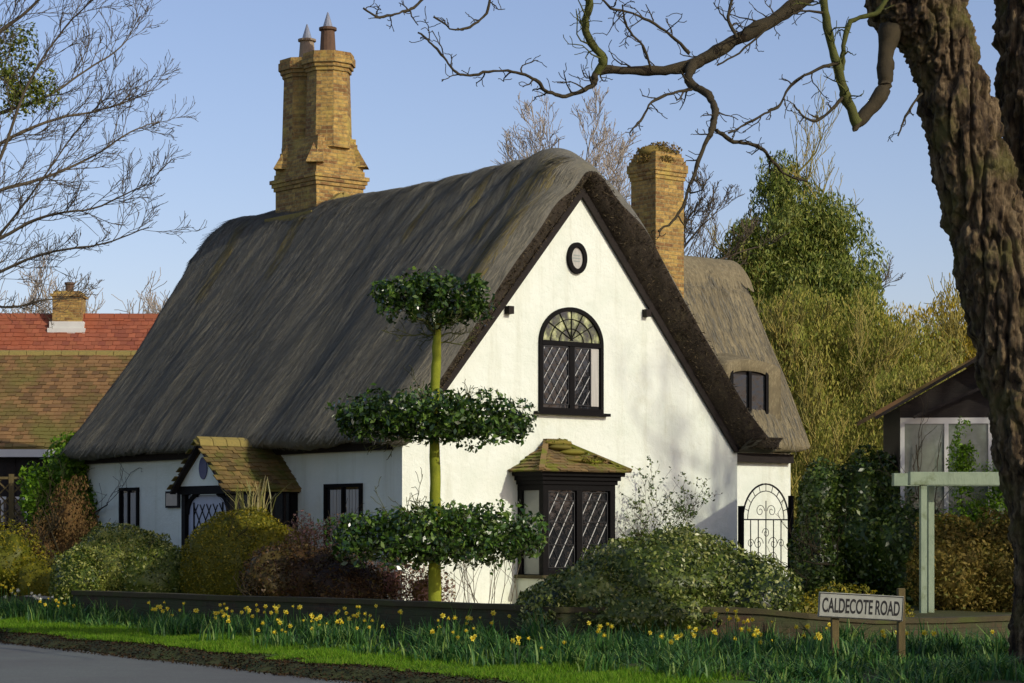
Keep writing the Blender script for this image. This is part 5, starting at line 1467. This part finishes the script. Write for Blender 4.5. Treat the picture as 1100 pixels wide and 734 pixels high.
for k in range(5):
    b = MB(); b.box((-6.5 + 2.7 * k, -3.26, -.1), (-6.3 + 2.7 * k, -3.202, 3.1)); b.build('timber_post', m_bargeb, e)
b = MB(); b.box((.9, -3.235, .8), (2.1, -3.203, 2.2)); wf = b.build('window', m_fascia, e)
b = MB(); b.box((.98, -3.25, .88), (1.47, -3.236, 2.12)); b.box((1.53, -3.25, .88), (2.02, -3.236, 2.12)); b.build('pane', m_glass_dark, wf)
# trellis
tr = empty('trellis_fence', (-10.6, 45.5, .25), .1, 'weathered diamond trellis fence at the far left edge', 'fence')
b = MB()
for k in range(16): 
    b.bar((-2 + .26 * k, 0, 1.5), (-2 + .26 * k + .9, 0, 2.4), .03, .012, side=(0, 1, 0)); b.bar((-2 + .26 * k, .02, 2.4), (-2 + .26 * k + .9, .02, 1.5), .03, .012, side=(0, 1, 0))
b.bar((-2, -.01, 2.42), (2.9, -.01, 2.42), .05, .05); b.bar((-2, -.01, 1.5), (2.9, -.01, 1.5), .05, .05)
b.build('lattice_panel', m_wood, tr)
for xx in (-2, .4, 2.85):
    b = MB(); b.box((xx - .05, -.05, -.1), (xx + .05, .05, 2.5)); b.build('fence_post', m_wood, tr)
b = MB(); b.box((-2, .03, 0), (2.85, .06, 1.47)); b.build('board_panel', m_wood_dark, tr)

# ---------------------------------------------------------------- garden house and pergola
gh = empty('garden_house', (8.05, 37.6, .25), math.radians(-4), 'black timber gabled garden house with glazed front behind the big trunk', 'garden house')
gw_, gez, grz = 1.5, 3.70, 4.42
b = MB(); b.prism([(-gw_, 3.2), (gw_, 3.2), (gw_, gez - .25), (0, grz - .12), (-gw_, gez - .25)], 0.02, .09, axis=1)
b.box((-gw_, .1, -.1), (-gw_ + .08, 3.0, gez - .25)); b.box((gw_ - .08, .1, -.1), (gw_, 3.0, gez - .25)); b.box((-gw_ + .081, 2.92, -.1), (gw_ - .081, 3.0, gez - .25)); b.box((-gw_, .0, -.1), (gw_, .1, .85))
b.build('wall', m_wood_dark, gh)
b = MB(); Lr = math.hypot(gw_ + .45, grz - gez + .35)
for sg in (-1, 1):
    b.add([(sg * (gw_ + .45), -.35, gez - .36), (sg * (gw_ + .45), 3.3, gez - .36), (0, 3.3, grz), (0, -.35, grz), (sg * (gw_ + .45), -.35, gez - .44), (sg * (gw_ + .45), 3.3, gez - .44), (0, 3.3, grz - .08), (0, -.35, grz - .08)], [(0, 1, 2, 3), (4, 7, 6, 5), (0, 4, 5, 1), (1, 5, 6, 2), (3, 2, 6, 7), (0, 3, 7, 4)])
rfo = b.build('roof', m_tile_brown, gh)
b = MB()
for sg in (-1, 1): b.bar((sg * (gw_ + .45), -.37, gez - .47), (0, -.37, grz - .05), .05, .2, side=(0, 1, 0)); b.bar((sg * (gw_ - .2), -.2, gez - .45), (0, -.2, grz - .6), .05, .1, side=(0, 1, 0))
b.build('barge_board', m_bargeb, gh)
b = MB()
for k in range(5): b.box((-gw_ + .0 + k * (2 * gw_ - .07) / 4, -.02, .851), (-gw_ + .07 + k * (2 * gw_ - .07) / 4, .05, 3.2))
b.box((-gw_, -.021, 2.2), (gw_, -.001, 2.25)); b.box((-gw_, -.021, 3.15), (gw_, .051, 3.25)); b.box((-gw_, -.021, .80), (gw_, -.001, .90))
wf = b.build('window_frame', m_fascia, gh)
m_gh_glass = mat_noise('garden_glass_painted_reflection', [S(62, 72, 56), S(104, 116, 100), S(160, 172, 166)], 2.2, rough=.1, bmp=.05, spec=.8)  # pale patches put reflections into the glass colour
for k in range(4):
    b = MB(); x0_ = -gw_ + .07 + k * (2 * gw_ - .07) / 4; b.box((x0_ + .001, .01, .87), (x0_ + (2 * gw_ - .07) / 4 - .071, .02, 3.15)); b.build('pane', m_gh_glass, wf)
bush('climbing_shrub', 'yellow green shrub growing in front of the glazed garden house', 'bush', [(7.45, 36.9, 2.75, .26, .2, .8), (8.15, 36.9, 2.3, .5, .2, .6), (7.7, 36.8, 1.7, .7, .22, .7), (8.6, 36.9, 2.7, .3, .2, .5)], 9000, .06, m_lime, 33, lump=.35, lump_s=2.5, shell=.8, core=0, gap=.8)

pg = empty('pergola', (6.45, 34.0, .13), math.radians(6), 'sage green painted timber pergola between the ivy thicket and the big trunk', 'pergola')
for xx, yy in ((-.2, 0), (.02, .35), (2.6, 0), (2.8, .9)):
    b = MB(); b.box((xx - .048, yy - .048, -.1), (xx + .048, yy + .048, 2.16)); b.build('pergola_post', m_sage, pg, bevel=.006)
for yy, zz in ((-.0, 2.16), (.9, 2.162)):
    b = MB(); b.box((-.42, yy - .07, zz), (2.95, yy + .07, zz + .20)); b.build('beam', m_sage, pg, bevel=.006)


# ---------------------------------------------------------------- street name sign
sg_ = empty('street_name_sign', (3.72, 23.9, .15), math.radians(4), 'low white street name sign reading CALDECOTE ROAD on two wooden posts', 'sign')
b = MB(); b.box((-.30, 0.012, -.1), (-.22, .08, .62)); b.build('sign_post', m_wood, sg_, bevel=.006)
b = MB(); b.box((.42, .012, -.2), (.50, .09, .83)); b.build('sign_post', m_wood, sg_, bevel=.008)
b = MB(); b.box((-.46, -.022, -.135), (.46, .008, .135)); plate = b.build('name_plate', m_sign, sg_, bevel=.005)
plate.location = (.01, 0, .635); plate.rotation_euler = (0, math.radians(3.2), 0)
b = MB()
for z_ in (-.128, .120): b.box((-.455, -.026, z_), (.455, -.0222, z_ + .008))
for x_ in (-.455, .447): b.box((x_, -.0261, -.128), (x_ + .008, -.0223, .128))
b.build('sign_border', m_letter, plate)
cu_ = bpy.data.curves.new('letters', 'FONT'); cu_.body = 'CALDECOTE ROAD'; cu_.size = .165; cu_.extrude = .001; cu_.offset = .0032; cu_.align_x = 'CENTER'; cu_.align_y = 'CENTER'; cu_.space_word = .9
tmp = bpy.data.objects.new('letters', cu_); COL.objects.link(tmp)
bpy.context.view_layer.update()
dg = bpy.context.evaluated_depsgraph_get()
me = bpy.data.meshes.new_from_object(tmp.evaluated_get(dg)); bpy.data.objects.remove(tmp)
me.materials.clear(); me.materials.append(m_letter)
co = np.empty(len(me.vertices) * 3, np.float32); me.vertices.foreach_get('co', co); co = co.reshape(-1, 3)
wtxt = co[:, 0].max() - co[:, 0].min(); sx = .84 / wtxt
co = np.stack([co[:, 0] * sx, -.0240 - co[:, 2] * .8, (co[:, 1] - (co[:, 1].max() + co[:, 1].min()) / 2) * 1.3], 1); me.vertices.foreach_set('co', co.ravel()); me.update()
lo = bpy.data.objects.new('lettering', me); COL.objects.link(lo); lo.parent = plate

# ---------------------------------------------------------------- daffodils
def daffodil_flower(r, white):
    V = []; Fs = []
    def addm(vs, fs):
        b = len(V); V.extend(vs); Fs.extend([tuple(i + b for i in f) for f in fs])
    for k in range(6):
        a = k * math.pi / 3; c, s = math.cos(a), math.sin(a); L_ = .042
        addm([(0, 0, 0), (c * L_ * .5 - s * .014, -.004, s * L_ * .5 + c * .014), (c * L_, .0, s * L_), (c * L_ * .5 + s * .014, -.004, s * L_ * .5 - c * .014)], [(0, 1, 2, 3)])
    n = 8
    vs = [(.012 * math.cos(2 * math.pi * i / n), -.002, .012 * math.sin(2 * math.pi * i / n)) for i in range(n)] + [(.018 * math.cos(2 * math.pi * i / n), -.035, .018 * math.sin(2 * math.pi * i / n)) for i in range(n)]
    addm(vs, [(i, (i + 1) % n, (i + 1) % n + n, i + n) for i in range(n)])
    return V, Fs
flowers = []
for kind in (0, 1):
    V, Fs = daffodil_flower(None, kind)
    me = bpy.data.meshes.new('flower'); me.from_pydata(V, [], Fs); me.materials.append(m_petal_white if kind else m_petal); flowers.append(me)
def clump(loc, nfl, seed, label, group, white=0, spread=.14, h0=.30, big=1.0):
    r = np.random.default_rng(seed)
    e = empty('daffodil_clump', loc, 0, label, 'daffodils', group)
    n = 26
    v, f = blades(r.normal(0, spread, n), r.normal(0, spread, n), np.full(n, -.02), r.uniform(.2, .36, n), r.uniform(.007, .012, n), r, .6)
    link_mesh('leaves', v, f, m_daffleaf, e)
    for k in range(nfl):
        x, y, h = r.normal(0, spread * .9), r.normal(0, spread * .9), h0 + r.uniform(-.08, .08)
        b = MB(); b.tube([(x, y, 0), (x + .01, y - .01, h * .6), (x + .015, y - .03, h)], .004, 4, cap=False)
        st = b.build('stem', m_daffleaf, e)
        o = bpy.data.objects.new('flower', flowers[white]); COL.objects.link(o); o.parent = st; o.location = (x + .015, y - .045, h)
        o.rotation_euler = (r.uniform(-.5, .6), r.uniform(-.4, .4), r.uniform(-1.5, 1.2)); o.scale = (big * r.uniform(.6, 1.0),) * 3
r = np.random.default_rng(101)
k = 0
groups = [
    (-4.9, 30.9, 8, 'yellow daffodil clump at the left part', 'daffodils in the left of the bed', 0),
    (-2.6, 28.6, 22, 'yellow daffodil clump below the layered holly', 'daffodils in the middle of the bed', 0),
    (1.6, 25.8, 15, 'yellow daffodil clump below the variegated bush', 'daffodils under the large variegated bush', 0),
    (4.9, 26.0, 9, 'yellow daffodil clump by the street sign', 'daffodils around the street name sign', 0),
    (-8.0, 36.0, 9, 'cream narcissus clump at the far left end', 'white narcissi at the left end', 1)]
for gx_, gy_, cnt, lab, grp, wh in groups:
    for q in range(cnt):
        for _ in range(60):
            x = gx_ + r.normal(0, 1.25); y = gy_ + r.normal(0, 1.3)
            d = float(kerb_d(x, y))
            if 1.5 < d and y < float(wall_y(x)) - .3 and d < 9: break
        nf_ = int(r.integers(1, 6)); dep_ = ('near the grass edge' if float(kerb_d(x, y)) < 2.6 else 'close to the wall' if y > float(wall_y(x)) - 1.6 else 'midway in the bed')
        clump((x, y, float(H(np.array(x), np.array(y)))), nf_, 200 + k, lab.replace(' clump', ' clump with ' + ('one flower', 'two flowers', 'three flowers', 'four flowers', 'five flowers')[nf_ - 1] + ' ' + dep_, 1), grp, wh if wh == 0 or q % 3 else 0, .13, .30 + .05 * (y > float(wall_y(x)) - 1.5)); k += 1
# two fuller clumps the photograph shows clearly
clump(tuple([2.75, 27.3, .16]), 9, 401, 'full clump of bright yellow daffodils just right of the large variegated bush', None, 0, .22, .40)
clump(tuple([-5.0, 31.9, .16]), 7, 402, 'full yellow daffodil clump left in the bed below the golden dome', None, 0, .14, .36)
clump(tuple([-8.2, 36.9, .25]), 8, 403, 'yellow daffodil clump at the foot of the yellow green bush', None, 0, .18, .38)
clump(tuple([-3.4, 30.3, .16]), 6, 404, 'full yellow daffodil clump close in front of the maroon hedge', None, 0, .16, .36)
